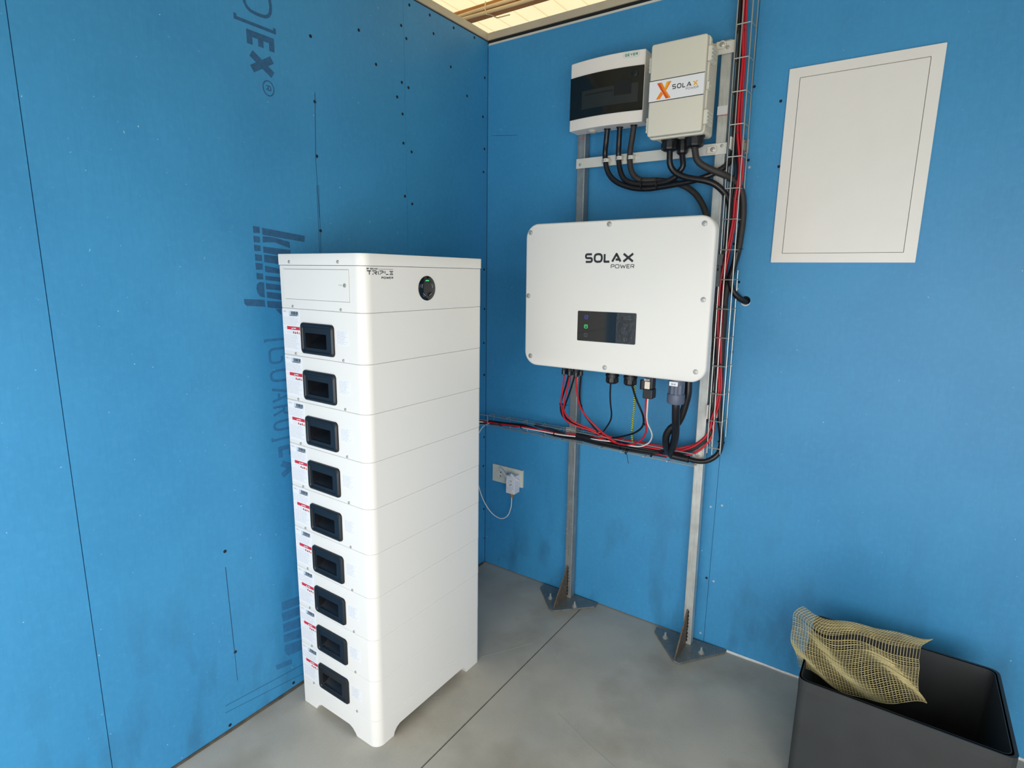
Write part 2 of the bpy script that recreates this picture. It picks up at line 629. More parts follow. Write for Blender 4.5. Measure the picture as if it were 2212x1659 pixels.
def text_mb(mb, s, fr, height, width, weight, gap=0.22, d0=0.0, d1=0.0004, slant=0):
    tot = sum(LET[c][0] for c in s) + gap * (len(s) - 1)
    k = width / tot
    x = 0
    for c in s:
        w, strokes = LET[c]
        for pts, r, closed in strokes:
            q = [(p[0], p[1]) for p in pts]
            if r or closed:
                q = [(p.x, p.y) for p in fillet(q, r, 4, bool(closed))]
            cell = max(w * k - weight, 1e-5)
            q = [(x * k + weight / 2 + p[0] / max(w, .1) * cell, weight / 2 + p[1] * (height - weight)) for p in q]
            LAY[0] = (LAY[0] + 1) % 12
            stroke(mb, q, weight, fr, d0 - .0001, d1 + .00003 * LAY[0], bool(closed))
        x += w + gap


def lines_mb(mb, fr, x0, x1, z0, z1, n, h, seed=1, d=0.0003, fill=0.75):
    rnd = random.Random(seed)
    for i in range(n):
        z = z1 - (z1 - z0) * (i + 0.5) / n
        x = x0
        end = x0 + (x1 - x0) * rnd.uniform(fill, 1)
        while x < end:
            w = min(rnd.uniform(0.004, 0.018), end - x)
            mb.prism([(x, z - h / 2), (x + w, z - h / 2), (x + w, z + h / 2), (x, z + h / 2)], fr, 0, d)
            x += w + rnd.uniform(0.001, 0.003)


def screw_mb(p, n, r, h=0.003):
    mb = MB()
    mb.lathe(p, n, [(-0.001, r), (h * .4, r), (h * .8, r * .85), (h, r * .6), (h, r * .45), (h * .4, r * .42)], 14)
    return mb


# ================================================================== SETTING
H = 2.5202
BOARD_T = 0.1
# floor in two slabs, with the saw cut between them
mb = MB()
gx = 0.6165
mb.box(-0.1, gx - 0.0028, -4.2, 0.1, -0.12, 0)
mb.box(gx + 0.0028, 3.4, -4.2, 0.1, -0.12, 0)
mb.box(gx - 0.004, gx + 0.004, -4.2, 0.1, -0.12, -0.012, mi=1)
floor = struct(mb.build('floor', [M['floor'], M['groove']]))
# thin scratches on the concrete
mb = MB()
for a, b, w in (((1205, 1540), (1262, 1600), .004), ((1262, 1600), (1330, 1659), .003), ((1040, 1418), (1150, 1388), .003),
                ((1105, 1395), (1160, 1365), .002), ((1195, 1424), (1207, 1405), .002), ((1035, 1275), (1060, 1262), .002),
                ((935, 1505), (950, 1503), .004)):
    p, q = atz(a[0], a[1], 0), atz(b[0], b[1], 0)
    stroke(mb, [(p.x, p.y), ((p.x + q.x) / 2 + .004, (p.y + q.y) / 2), (q.x, q.y)], w, XY, 0, 0.0004)
mb.build('scratch', mat('pale_scratch', 'a3a39d', 0.6), floor)

# walls: boards with hairline joints
mb = MB()
for y0, y1 in ((-4.2, -1.7275), (-1.7255, -0.5268), (-0.5256, 0.0)):
    mb.box(-0.0125, 0, y0, y1, 0.008, H)
mb.box(-BOARD_T, -0.014, -4.2, 0.1, 0.0, H, mi=1)
wall_left = struct(mb.build('wall_left', [M['wall'], M['dark']]))
mb = MB()
sx = 1.1505
hole = at(1610.7, 649.4, 0)
for x0, x1 in ((0.0, sx - 0.0007), (sx + 0.0007, 2.3505), (2.352, 3.4)):
    mb.box(x0, x1, 0, 0.0125, 0.004, H - 0.012)
wall_back = mb.build('wall_back', [M['wall']])
cut = MB()
cut.cyl((hole.x, -0.05, hole.z), (hole.x, 0.05, hole.z), 0.0165, 28)
boolean_cut(wall_back, [cut.build('cutter', M['dark'])])
struct(wall_back)
mb = MB()
mb.box(-0.1, 3.4, 0.014, 0.1, 0, H)
mb.build('wall_cavity', M['dark'], wall_back)
mb = MB()
mb.tube([(hole.x + .0172 * math.cos(a), -.0004, hole.z + .0172 * math.sin(a)) for a in [math.radians(195 + 15 * i) for i in range(11)]],
        [.0004, .0012, .002, .0026, .003, .003, .0028, .0022, .0016, .001, .0004], 8)
mb.build('hole_rim', M['plaster'], wall_back)
# dark joint at the room corner
mb = MB()
mb.box(0.0, 0.0022, -0.0022, 0.0, 0.0, H - .02)
mb.build('corner_joint', M['pencil'], wall_back)

# pencil lines and stamped lettering on the left boards
mb = MB()


def wline(mb, a, b, w, plane='L'):
    if plane == 'L':
        p, q = atx(a[0], a[1], 0), atx(b[0], b[1], 0)
        stroke(mb, [(p.y, p.z), (q.y, q.z)], w, SIDE, 0, 0.0004)
    else:
        p, q = at(a[0], a[1], 0), at(b[0], b[1], 0)
        stroke(mb, [(p.x, p.z), (q.x, q.z)], w, FRONT, 0, 0.0004)


for a, b, w in (((680, 200), (682, 345), .0022), ((682, 345), (690, 470), .0016), ((688, 400), (694, 560), .0014),
                ((684, 400), (691, 560), .0012), ((487, 1225), (507, 1412), .0022), ((507, 1412), (513, 1470), .0014),
                ((487, 1525), (660, 1432), .0014), ((487, 1540), (660, 1452), .0012)):
    wline(mb, a, b, w)
mb.build('pencil_line', M['pencil'], wall_left)
mb = MB()
wline(mb, (1062, 293), (1116, 292), .0016, 'B')
mb.build('pencil_line', M['pencil'], wall_back)


def wall_polys(name, polys, conv, m, parent):
    mb = MB()
    for pl in polys:
        q = [atx(*conv(*p), 0) for p in pl]
        mb.prism([(p.y, p.z) for p in q], SIDE, 0, 0.0004)
    return mb.build(name, m, parent)


cv = lambda x, y: (484 + x * .12056, 480 + y * .12056)
big = [[(515, 65), (635, 85), (640, 195), (525, 190)], [(525, 245), (640, 260), (645, 365), (535, 360)],
       [(535, 400), (650, 420), (655, 520), (545, 515)], [(550, 570), (675, 590), (680, 695), (560, 690)],
       [(560, 725), (690, 745), (690, 850), (570, 850)], [(580, 905), (695, 925), (700, 1025), (585, 1025)],
       [(590, 1110), (640, 1072), (715, 1080), (728, 1350), (650, 1330), (600, 1270), (580, 1190)],
       [(355, 1375), (725, 1392), (740, 1515), (410, 1500), (365, 1460)],
       [(680, 100), (1445, 245), (1440, 355), (685, 225)], [(690, 250), (900, 275), (1175, 355), (1180, 465), (900, 360), (695, 360)],
       [(700, 435), (960, 470), (1190, 500), (1190, 640), (960, 590), (820, 565), (705, 545)],
       [(715, 580), (960, 610), (1190, 660), (1190, 780), (720, 715)],
       [(730, 780), (980, 830), (1200, 860), (1200, 950), (980, 920), (800, 900), (740, 890)],
       [(738, 960), (1000, 985), (1200, 1010), (1200, 1090), (740, 1035)],
       [(745, 1090), (1200, 1150), (1200, 1270), (985, 1220), (755, 1200)], [(760, 1245), (1200, 1300), (1210, 1420), (770, 1355)],
       [(770, 1410), (1010, 1425), (1200, 1450), (1210, 1580), (780, 1525)], [(925, 1560), (1020, 1560), (1030, 1660), (960, 1600)]]
wall_polys('stamped_logo', big, cv, M['wallink'], wall_left)
cv8 = lambda x, y: (480 + x * .26221, 1220 + y * .26221)
low = [[(488, 310), (655, 250), (660, 315), (495, 380)], [(490, 400), (660, 335), (665, 400), (500, 470)],
       [(500, 490), (660, 430), (665, 500), (505, 560)], [(505, 580), (670, 520), (672, 590), (510, 640)],
       [(515, 665), (675, 610), (677, 690), (545, 750), (515, 720)], [(440, 830), (570, 775), (575, 815), (450, 865)]]
wall_polys('stamped_logo', low, cv8, M['wallink_pale'], wall_left)


def down_text(mb, spec, x_ref, y_base, hgt):
    """letters reading downwards: spec = [(char, py0, py1, weight)]"""
    for ch, p0, p1, wt in spec:
        a, b = atx(x_ref, p0, 0).z, atx(x_ref, p1, 0).z
        fr = (Vector((0, y_base, a)), Vector((0, 0, -1)), Vector((0, 1, 0)), Vector((1, 0, 0)))
        if ch == 'E' and wt > .014:
            w_ = a - b
            for i_, rc_ in enumerate(((0, wt, 0, hgt), (wt * .9, w_, hgt - wt, hgt), (wt * .9, w_ * .95, hgt / 2 - wt / 2, hgt / 2 + wt / 2), (wt * .9, w_, 0, wt))):
                mb.prism([(rc_[0], rc_[2]), (rc_[1], rc_[2]), (rc_[1], rc_[3]), (rc_[0], rc_[3])], fr, 0, .0004 + .00004 * i_)
        else:
            text_mb(mb, ch, fr, hgt, a - b, wt, 0)


mb = MB()
yb = atx(532, 130, 0).y
hg = atx(594, 130, 0).y - yb
down_text(mb, [('D', -26, 38, .009), (']', 47, 63, .009)], 565, yb, hg)
down_text(mb, [('E', 74, 104, .0175), ('X', 114, 163, .021)], 565, yb + .006, hg - .006)
rc = atx(580, 191, 0)
ring = [(rc.y + .018 * math.cos(a), rc.z + .021 * math.sin(a)) for a in [2 * math.pi * i / 24 for i in range(25)]]
stroke(mb, ring, .0035, SIDE, 0, .0004)
fr = (Vector((0, rc.y - .009, rc.z + .008)), Vector((0, 0, -1)), Vector((0, 1, 0)), Vector((1, 0, 0)))
text_mb(mb, 'R', fr, .018, .015, .003, 0)
mb.build('stamped_lettering', M['wallink'], wall_left)
mb = MB()
yb2 = atx(580, 770, 0).y
down_text(mb, [('[', 733, 743, .008)], 575, atx(570, 735, 0).y + .03, hg)
down_text(mb, [('G', 752, 788, .008), ('U', 800, 828, .008), ('A', 840, 872, .008), ('R', 880, 902, .008), ('D', 912, 936, .008)], 585, yb2, hg)
down_text(mb, [(']', 944, 955, .008)], 590, yb2 + .02, hg)
down_text(mb, [('E', 966, 990, .0155), ('X', 997, 1037, .020)], 600, yb2 + .012, hg)
mb.build('stamped_lettering', M['wallink_pale'], wall_left)

# screws in the boards
c1 = lambda x, y: (470 + x * .27125, y * .27125)
c7 = lambda x, y: (480 + x * .26221, 480 + y * .26221)
c5 = lambda x, y: (1020 + x * .27125, 780 + y * .27125)
left_screws = [c1(*q) for q in ((740, 288), (1124, 240), (1262, 513), (1462, 203), (1527, 40), (1690, 120), (1880, 222), (2045, 300),
               (1720, 268), (1503, 307), (1857, 533), (2128, 620), (1467, 656), (1520, 698), (1430, 772), (1987, 764), (774, 810),
               (1473, 908), (2113, 930), (1480, 1140), (1545, 1210), (2125, 1186), (790, 1244), (2118, 1370), (1492, 1563), (1550, 1624))]
left_screws += [c7(*q) for q in ((810, 70), (2157, 390), (2161, 715), (2155, 995), (2157, 1258))]
left_screws += [c5(*q) for q in ((97, 110), (95, 605), (88, 836), (92, 1178), (100, 1408))]
left_screws += [cv8(*q) for q in ((108, 718), (588, 972), (65, 1320))] + [(486, 1191)]
for q in left_screws:
    p = atx(q[0], q[1], 0)
    MB().lathe(p, (1, 0, 0), [(-0.002, .0055), (0.0004, .0055), (0.0003, .002)], 12).build('screw_head', M['hole'], wall_left)
c2 = lambda x, y: (1040 + x * .31646, y * .31646)
c4 = lambda x, y: (1100 + x * .28933, 440 + y * .28933)
c6 = lambda x, y: (1020 + x * .3255, 1180 + y * .3255)
for q in [c2(*q) for q in ((1863, 591), (2043, 690), (1822, 1093), (2030, 1137))] + \
         [c4(*q) for q in ((1678, 300), (1715, 585), (1663, 1107))] + [c6(1555, 210)]:
    p = at(q[0], q[1], 0)
    MB().lathe(p, (0, -1, 0), [(-0.002, .005), (0.0004, .005), (0.0003, .002)], 12).build('screw_head', M['hole'], wall_back)
for q in [c2(1830, 1142), c4(1703, 637), c4(1657, 1210), c5(1900, 1160), c5(1990, 1150), c6(1515, 575), c6(1602, 232)]:
    p = at(q[0], q[1], 0)
    MB().lathe(p, (0, -1, 0), [(-0.002, .0045), (0.0005, .0045), (0.0003, .001)], 12).build('filled_screw_head', M['fillscrew'], wall_back)

# unseen bands added behind and right of the viewer to dim the upper walls
mb = MB()
mb.box(-0.1, 3.6, -4.3, -4.2, 1.95, 2.862)
struct(mb.build('light_block_front', M['light_block']))
mb = MB()
mb.box(3.5, 3.6, -4.2, 0.1, 1.95, 2.862)
struct(mb.build('light_block_right', M['light_block']))
# trims on top of the walls and the plaster bead at the floor
mb = MB()
mb.box(-BOARD_T, 0.004, -4.2, 0.1, H + .006, H + .035)
mb.box(-BOARD_T, -0.004, -4.2, 0.1, H - .001, H + .007, mi=1)
struct(mb.build('trim_1', [M['trim'], M['dark']]))
mb = MB()
mb.box(0.004, 3.4, -0.004, 0.1, H + .006, H + .035)
mb.box(0.0, 3.4, 0.002, 0.1, H - .01, H + .007, mi=1)
mb.box(0.006, 3.4, -.003, 0.012, H - .016, H - .008, mi=2)
struct(mb.build('trim_2', [M['trim'], M['dark'], M['rail']]))
mb = MB()
pts = [Vector((1.245 + i * .07, -.002 + random.uniform(-.002, .002), .003)) for i in range(31)]
mb.tube(pts, [.004 + .003 * random.random() for _ in pts], 6)
struct(mb.build('trim_3', M['plaster']))
mb = MB()
pts = [Vector((.002 + random.uniform(-.002, .002), -.02 - i * .08, .002)) for i in range(40)]
mb.tube(pts, [.004 + .003 * random.random() for _ in pts], 6)
struct(mb.build('trim_4', mat('dark_floor_edge', '4c4a45', 0.9, var=0.3, scale=40)))  # dark bead along the gap at the foot of the left wall

# ribbed roof sheets high above the enclosure
mb = MB()
ribs = [Vector((0, 0, 0))]
x = -5.0
prof = []
while x < 6.0:
    prof += [(x, 2.862), (x + .113, 2.862), (x + .115, 2.866), (x + .118, 2.866)]
    x += .12
prof += [(x, 2.862), (x, 2.9), (-5.0, 2.9)]
fr = (Vector((0, -7.0, 0)), Vector((1, 0, 0)), Vector((0, 0, 1)), Vector((0, 1, 0)))
mb.prism(prof, fr, 0, 6.999)
# the sheets beyond the back wall let the sun through: a single thin ribbed skin
sk_pts = prof[:-2]
for (xa, za), (xb, zb_) in zip(sk_pts, sk_pts[1:]):
    mb.add([(xa, 0, za), (xb, 0, zb_), (xb, 4, zb_), (xa, 4, za)], [(0, 1, 2, 3)], 1)
struct(mb.build('ceiling', [M['roof'], M['skylight']]))
mb = MB()
mb.box(-3.1, 3.3, .332, .392, 2.812, 2.862)
tag(mb.build('roof_batten', M['wood'], bevel=(.003, 1)), 'brown wooden roof batten under the cream roof sheets, above the blue walls', 'beam')
for k, (yy, zz, ph, lb) in enumerate(((.3215, 2.828, 0, 'upper of the two beige cables running along the wooden roof batten'),
                                      (.3225, 2.809, 2, 'lower of the two beige cables running along the wooden roof batten'))):
    pts = [Vector((-3 + i * .25, yy + .004 * math.sin(i * .9 + ph), zz + .002 * math.sin(i * 1.3 + ph))) for i in range(26)]
    tag(MB().tube(spline(pts, .06), .0085, 8).build('roof_cable', M['beige'], smooth=True), lb, 'cable', 'cables on the roof batten')
p = atz(1034, 20, 2.80)
mb = MB()
mb.tube([Vector((p.x, .312, 2.855)), Vector((p.x, .309, 2.82)), Vector((p.x + .004, .316, 2.797)), Vector((p.x + .01, .345, 2.803)),
         Vector((p.x + .02, .385, 2.80)), Vector((p.x + .07, .43, 2.82))], .003, 6)
tag(mb.build('cable_tie', M['beige']), 'thin beige cable tie with loose tail holding the cables on the roof batten', 'cable tie')

# ================================================================== BATTERY STACK
BX1, BY, BW, BL = 0.4611, -1.168, 0.3734, 0.5310
BX0 = BX1 - BW
PITCH, BASE_H = 0.14424, 0.0937


def stack_box(mb, z0, z1, grow=0.0, r=0.032, ox=0.0):
    mb.prism(rrect(BX0 - grow + ox, BX1 + grow + ox, BY - grow, BY + BL + grow, r, 8, .0025, .018), XY, z0, z1)


def lean(z):            # the stack leans very slightly, towards the room at its top
    return 0.0035 - 0.007 * (1 - z / 1.55)


G_STACK = 'stacked battery units'
# --- plinth
ox = lean(.05)
base = thing('support_plinth', 'white plinth with arched cut-outs between its feet, under the stack of batteries', 'plinth',
             (BX0 + BW / 2 + ox, BY + BL / 2, 0))
mb = MB()
stack_box(mb, 0, BASE_H - .0008, ox=ox)
bs = mb.build('body', M['white'], base, bevel=(.0012, 1))
c_1 = MB()
prof = [(.150, -.02), (.150, 0), (.157, .012), (.166, .022), (.178, .029), (.325, .029), (.341, .022), (.354, .010), (.3600, 0), (.3600, -.02)]
c_1.prism([(a + ox + .004, b) for a, b in prof], FRONT, 0.6, 1.3)
c_2 = MB()
prof = [(-1.097, -.02), (-1.097, 0), (-1.092, .014), (-1.082, .025), (-1.068, .031), (-.746, .031), (-.734, .027), (-.724, .016), (-.717, 0), (-.717, -.02)]
c_2.prism(prof, SIDE, 0.0, 0.6)
boolean_cut(bs, [c_1.build('cutter', M['white'], base), c_2.build('cutter', M['white'], base)])
for p in bs.data.polygons:
    p.use_smooth = True
bs.data.set_sharp_from_angle(angle=math.radians(25))

# --- one battery module, then eight copies
ztop = BASE_H + PITCH
root = thing('battery_module', '', 'battery', (BX0 + BW / 2, BY + BL / 2, BASE_H), G_STACK)
mb = MB()
stack_box(mb, BASE_H, ztop - .0008)
hs = mb.build('housing', M['white'], root, bevel=(.0011, 1))
hx0, hx1, hz0, hz1 = .1815, .3345, ztop - .1335, ztop - .0395
cut = MB()
cut.box(hx0 + .008, hx1 - .008, BY - .02, BY + .075, hz0 + .008, hz1 - .008)
boolean_cut(hs, [cut.build('cutter', M['white'], root)])
for p in hs.data.polygons:
    p.use_smooth = True
hs.data.set_sharp_from_angle(angle=math.radians(25))


def lp(x0, x1, z0, z1, r, y, y_bottom=None):
    out = []
    for x, z in rrect(x0, x1, z0, z1, r, 6):
        yy = y if y_bottom is None else y_bottom + (y - y_bottom) * (z - z0) / (z1 - z0)
        out.append(Vector((x, yy, z)))
    return out


mb = MB()
ix0, ix1, iz0, iz1 = hx0 + .022, hx1 - .033, hz0 + .020, hz1 - .030
mb.loops([lp(hx0, hx1, hz0, hz1, .012, BY - .0002), lp(hx0 + .001, hx1 - .001, hz0 + .001, hz1 - .001, .012, BY - .005),
          lp(hx0 + .006, hx1 - .006, hz0 + .006, hz1 - .006, .010, BY - .0085),
          lp(hx0 + .011, hx1 - .012, hz0 + .009, hz1 - .011, .008, BY - .0075),
          lp(hx0 + .013, hx1 - .014, hz0 + .011, hz1 - .013, .008, BY - .0045),
          lp(ix0, ix1, iz0, iz1, .003, BY - .004),
          lp(ix0 + .001, ix1 - .001, iz0 + .0005, iz1 - .001, .003, BY + .03, BY - .002),
          lp(ix0 + .002, ix1 - .002, iz0 + .002, iz1 - .002, .003, BY + .062, BY + .001)], False, True)
hd = mb.build('handle', M['black_dust'], root, smooth=True)
hd['label'] = 'black recessed carrying handle'
FB = (Vector((0, BY, 0)), Vector((1, 0, 0)), Vector((0, 0, 1)), Vector((0, -1, 0)))


def rect(x0, x1, z0, z1):
    return [(x0, z0), (x1, z0), (x1, z1), (x0, z1)]


mb = MB()
lx0, lx1 = BX0 + .0042, .1745
mb.prism(rect(lx0 + .012 - .012, lx1, ztop - .131, ztop - .004), FB, 0, .0004)
lab = mb.build('rating_label', M['sticker'], root)
FL = (Vector((0, BY - .0004, 0)), Vector((1, 0, 0)), Vector((0, 0, 1)), Vector((0, -1, 0)))
mb = MB()
mb.prism(rect(.1235, .172, ztop - .0235, ztop - .0085), FL, 0, .0002, mi=1)
rnd = random.Random(3)
x = .134
while x < .169:
    w = rnd.uniform(.0008, .0028)
    mb.prism(rect(x, x + w, ztop - .0195, ztop - .0095), FL, 0.0002, .0004)
    x += w + rnd.uniform(.0005, .0014)
mb.prism(rect(.128, .165, ztop - .0228, ztop - .0207), FL, 0.0002, .0004)
mb.build('barcode', [M['ink'], M['bluebar']], lab)
mb = MB()
mb.prism(rect(.1105, .1745, ztop - .0655, ztop - .0555), FL, 0, .0003)
mb.prism([(.133, ztop - .0635), (.139, ztop - .0635), (.136, ztop - .0585)], FL, .0003, .0006, mi=1)
mb.prism(rect(.141, .155, ztop - .0618, ztop - .0592), FL, .0003, .0006, mi=1)
mb.build('warning_strip', [M['redprint'], M['sticker']], lab)['label'] = 'red warning strip'
mb = MB()
for k, (cx, mi) in enumerate(((.1425, 0), (.1515, 1), (.1605, 0), (.1695, 2))):
    zc = ztop - .0735
    if mi == 0:
        mb.prism([(cx + .0032 * math.cos(a), zc + .0038 * math.sin(a)) for a in [i * math.pi / 6 for i in range(12)]], FL, 0, .0003, mi)
    else:
        mb.prism([(cx - .0035, zc - .0036), (cx + .0035, zc - .0036), (cx, zc + .004)], FL, 0, .0003, mi)
for cx in (.114, .124, .1325):
    stroke(mb, [(cx - .003, zc - .004), (cx + .003, zc - .004), (cx + .003, zc + .004), (cx - .003, zc + .004), (cx - .003, zc - .004)], .0006, FL, 0, .0003, True, 3)
mb.build('hazard_icon', [M['redprint'], M['ink'], M['orangeprint'], M['ink_light']], lab)
mb = MB()
text_mb(mb, 'TRIPLE', (FL[0] + Vector((.0945, 0, ztop - .0135)),) + FL[1:], .005, .022, .0009)
lines_mb(mb, FL, .0925, .171, ztop - .052, ztop - .026, 7, .0008, 4)
lines_mb(mb, FL, .095, .170, ztop - .124, ztop - .081, 13, .0008, 9)
stroke(mb, [(.101, ztop - .0585), (.0975, ztop - .060), (.0975, ztop - .0625), (.101, ztop - .064)], .0007, FL, 0, .0003)
stroke(mb, [(.107, ztop - .0585), (.1035, ztop - .060), (.1035, ztop - .0625), (.107, ztop - .064)], .0007, FL, 0, .0003)
mb.prism(rect(.0955, .1005, ztop - .0765, ztop - .075), FL, 0, .0003)
mb.build('printed_text', M['ink_light'], lab)
mb = MB()
mb.prism(rect(.343, .395, ztop - .095, ztop - .052), FB, 0, .0003)
inf = mb.build('information_label', M['sticker'], root)
mb = MB()
lines_mb(mb, (Vector((0, BY - .0003, 0)),) + FB[1:], .346, .392, ztop - .093, ztop - .054, 13, .0008, 15, fill=.5)
mb.build('printed_text', M['ink_light'], inf)
for sxp in (.1482, .3706):
    screw_mb((sxp, BY, BASE_H + .0062), (0, -1, 0), .0042).build('screw', M['zinc'], root, smooth=True)

words = ['directly above the white plinth, lowest of the stack', 'second above the white plinth', 'third above the white plinth',
         'fourth above the white plinth', 'the middle one of the nine', 'fourth below the control unit',
         'third below the control unit', 'second below the control unit', 'directly below the control unit, topmost of the nine']
for k in range(9):
    z = BASE_H + PITCH * k
    loc = (BX0 + BW / 2 + lean(z), BY + BL / 2, z)
    lb = 'white battery module with black handle, ' + words[k]
    if k == 0:
        root.location = loc
        root['label'] = lb
    else:
        dup(root, loc, lb)

# --- control unit on top
zb = BASE_H + 9 * PITCH
ox = lean(zb)
cu = thing('battery_control_unit', 'white control unit with round black status display on top of the battery stack', 'battery control unit',
           (BX0 + BW / 2 + ox, BY + BL / 2, zb))
mb = MB()
stack_box(mb, zb, 1.5195, ox=ox)
mb.build('housing', M['white'], cu, bevel=(.0011, 1), smooth=True)
mb = MB()
stack_box(mb, 1.5205, 1.5536, grow=.0018, ox=ox)
lid = mb.build('lid', M['white'], cu, bevel=(.002, 2), smooth=True)
for sxp in (.1448, .3677):
    screw_mb((sxp, BY - .0018, 1.530), (0, -1, 0), .0048).build('screw', M['zinc'], lid, smooth=True)
for sxp in (.1482, .3706):
    screw_mb((sxp, BY, zb + .006), (0, -1, 0), .0042).build('screw', M['zinc'], cu, smooth=True)
mb = MB()
mb.prism(rect(.1115, .4085, 1.4205, 1.5085), FB, .0, .0016)
dr = mb.build('access_panel', M['white'], cu, bevel=(.0006, 1))
mb = MB()
mb.prism(rect(.112, .4085, 1.5086, 1.5094), FB, 0, .0004)
mb.prism(rect(.1135, .4095, 1.4194, 1.4204), FB, 0, .0004)
mb.prism(rect(.4087, .4092, 1.42, 1.5085), FB, 0, .0004)
mb.build('panel_gap', M['ink_grey'], dr)
MB().lathe((.3928, BY - .0016, 1.4655), (0, -1, 0), [(-.001, .0055), (.002, .0055), (.0035, .0045), (.0035, .0022), (.002, .002)], 20).build('latch_knob', M['zinc'], dr, smooth=True)
mb = MB()
text_mb(mb, 'PUSH', (Vector((.366, BY - .0016, 1.4635)),) + FB[1:], .0045, .015, .0008)
mb.build('printed_text', M['ink_light'], dr)
BXo = BX1 + ox
FS = (Vector((BXo, 0, 0)), Vector((0, 1, 0)), Vector((0, 0, 1)), Vector((1, 0, 0)))


def side_text(mb, s, x0, x1, y0, y1, wt, gap=.22):
    a, b = atx(x0, y1, BXo), atx(x1, y0, BXo)
    lo, hi = atx(x0, y1, BXo).z, atx(x0, y0, BXo).z
    text_mb(mb, s, (Vector((BXo, a.y, lo)),) + FS[1:], hi - lo, b.y - a.y, wt, gap)
    return a, b, lo, hi


mb = MB()
side_text(mb, 'BY SOLAX', 792, 815, 578.5, 582, .0012)
a, b = atx(816, 581.2, BXo), atx(849, 581.8, BXo)
mb.prism([(a.y, a.z - .0004), (b.y, a.z - .0004), (b.y, a.z + .0004), (a.y, a.z + .0004)], FS, 0, .0004)
# broken strokes of the big word
a0, lo, hi = atx(792.7, 594, BXo), atx(792.7, 594, BXo).z, atx(792.7, 584, BXo).z
wid = atx(849, 590, BXo).y - a0.y
h = hi - lo
tw = .19 * h
frT = (Vector((BXo, a0.y, lo)),) + FS[1:]
SEG = [[(0, 1), (.155, 1)], [(.085, .9), (.085, 0)], [(.2, 1), (.33, 1), (.355, .85), (.355, .55), (.25, .45)], [(.2, .1), (.235, .1)], [(.31, .42), (.355, 0)],
       [(.42, 1), (.42, 0)], [(.475, 1), (.59, 1), (.615, .85), (.615, .6), (.5, .42), (.56, .42)], [(.475, .1), (.505, .1)],
       [(.68, 1), (.68, .3)], [(.715, .06), (.81, .06)], [(.86, .94), (1, .94)], [(.89, .5), (.98, .5)], [(.86, .06), (1, .06)]]
for s in SEG:
    stroke(mb, [(p[0] * wid, tw / 2 + p[1] * (h - tw)) for p in s], tw, frT, 0, .0004)
side_text(mb, 'POWER', 824, 849, 597.5, 602.5, .0013)
mb.build('printed_logo', M['ink'], cu)
dc = Vector((BXo, -.9165, 1.4572))
mb = MB()
mb.lathe(dc, (1, 0, 0), [(-.001, .0372), (.0012, .0372), (.002, .036), (.002, .01)], 48)
dsp = mb.build('status_display', M['glass'], cu, smooth=True)
FD = (dc + Vector((.002, 0, 0)), Vector((0, 1, 0)), Vector((0, 0, 1)), Vector((1, 0, 0)))


def arc(r, a0, a1, n=8):
    return [(r * math.cos(math.radians(a0 + (a1 - a0) * i / n)), r * math.sin(math.radians(a0 + (a1 - a0) * i / n))) for i in range(n + 1)]


mb = MB()
stroke(mb, arc(.0235, 72, 108), .0026, FD, 0, .0005)
mb.build('green_indicator', M['led_green'], dsp)['label'] = 'lit green indicator arc'
for a in (0, 144, 216 - 180 + 180, 288 + 36 - 18):
    pass
for a in (18, 162, 234, 306):
    mb = MB()
    stroke(mb, arc(.0235, a - 15, a + 15), .0014, FD, 0, .0005)
    mb.build('indicator', M['led_grey'], dsp)
    mb = MB()
    stroke(mb, arc(.029, a - 9, a + 9), .0016, FD, 0, .0004)
    mb.build('indicator_caption', M['icon_grey'], dsp)

# ================================================================== STEEL POSTS
def post(name_label, x_bot, x_top, w, y0, y1, ztop_, plate, gus, bolts, dull, brackets=()):
    px = (x_bot + w / 2)
    t = thing('steel_post', name_label, 'post', (px, (y0 + y1) / 2, 0), 'posts of the mounting frame')
    mb = MB()
    lo = [(x_bot, y0), (x_bot + w, y0), (x_bot + w, y1), (x_bot, y1)]
    d = x_top - x_bot
    mb.loops([[Vector((x, y, .008)) for x, y in lo], [Vector((x + d, y, ztop_)) for x, y in lo]])
    mb.build('tube', dull, t, bevel=(.0025, 2))
    mb = MB()
    mb.prism(plate, XY, 0.0005, .009)
    mb.build('base_plate', M['plate'], t, bevel=(.001, 1))
    gx_, gy, gz = gus
    mb = MB()
    fr = (Vector((gx_ - .003, 0, 0)), Vector((0, 1, 0)), Vector((0, 0, 1)), Vector((1, 0, 0)))
    mb.prism([(y0, .009), (gy, .009), (gy, .018), (y0 - .004, gz), (y0, gz)], fr, 0, .006)
    mb.build('gusset', M['rust'], t, bevel=(.0008, 1))
    mb = MB()
    rnd = random.Random(5)
    for i in range(9):
        z = .02 + (gz - .04) * i / 8
        mb.lathe((gx_ + .004, y0 - .001, z), (0, 0, 1), [(0, .0005), (.004, rnd.uniform(.002, .005)), (.01, rnd.uniform(.002, .004)), (.016, .0005)], 7)
    mb.build('weld_bead', M['dark'], t)
    for bx, by in bolts:
        mb = MB()
        mb.lathe((bx, by, .009), (0, 0, 1), [(0, .012), (.002, .012), (.002, .0085)], 20)
        mb.lathe((bx, by, .011), (0, 0, 1), [(0, .0085), (.008, .0085), (.009, .007)], 6)
        mb.cyl((bx, by, .011), (bx, by, .034), .0045, 12)
        mb.build('anchor_bolt', M['zinc'], t)
    return t


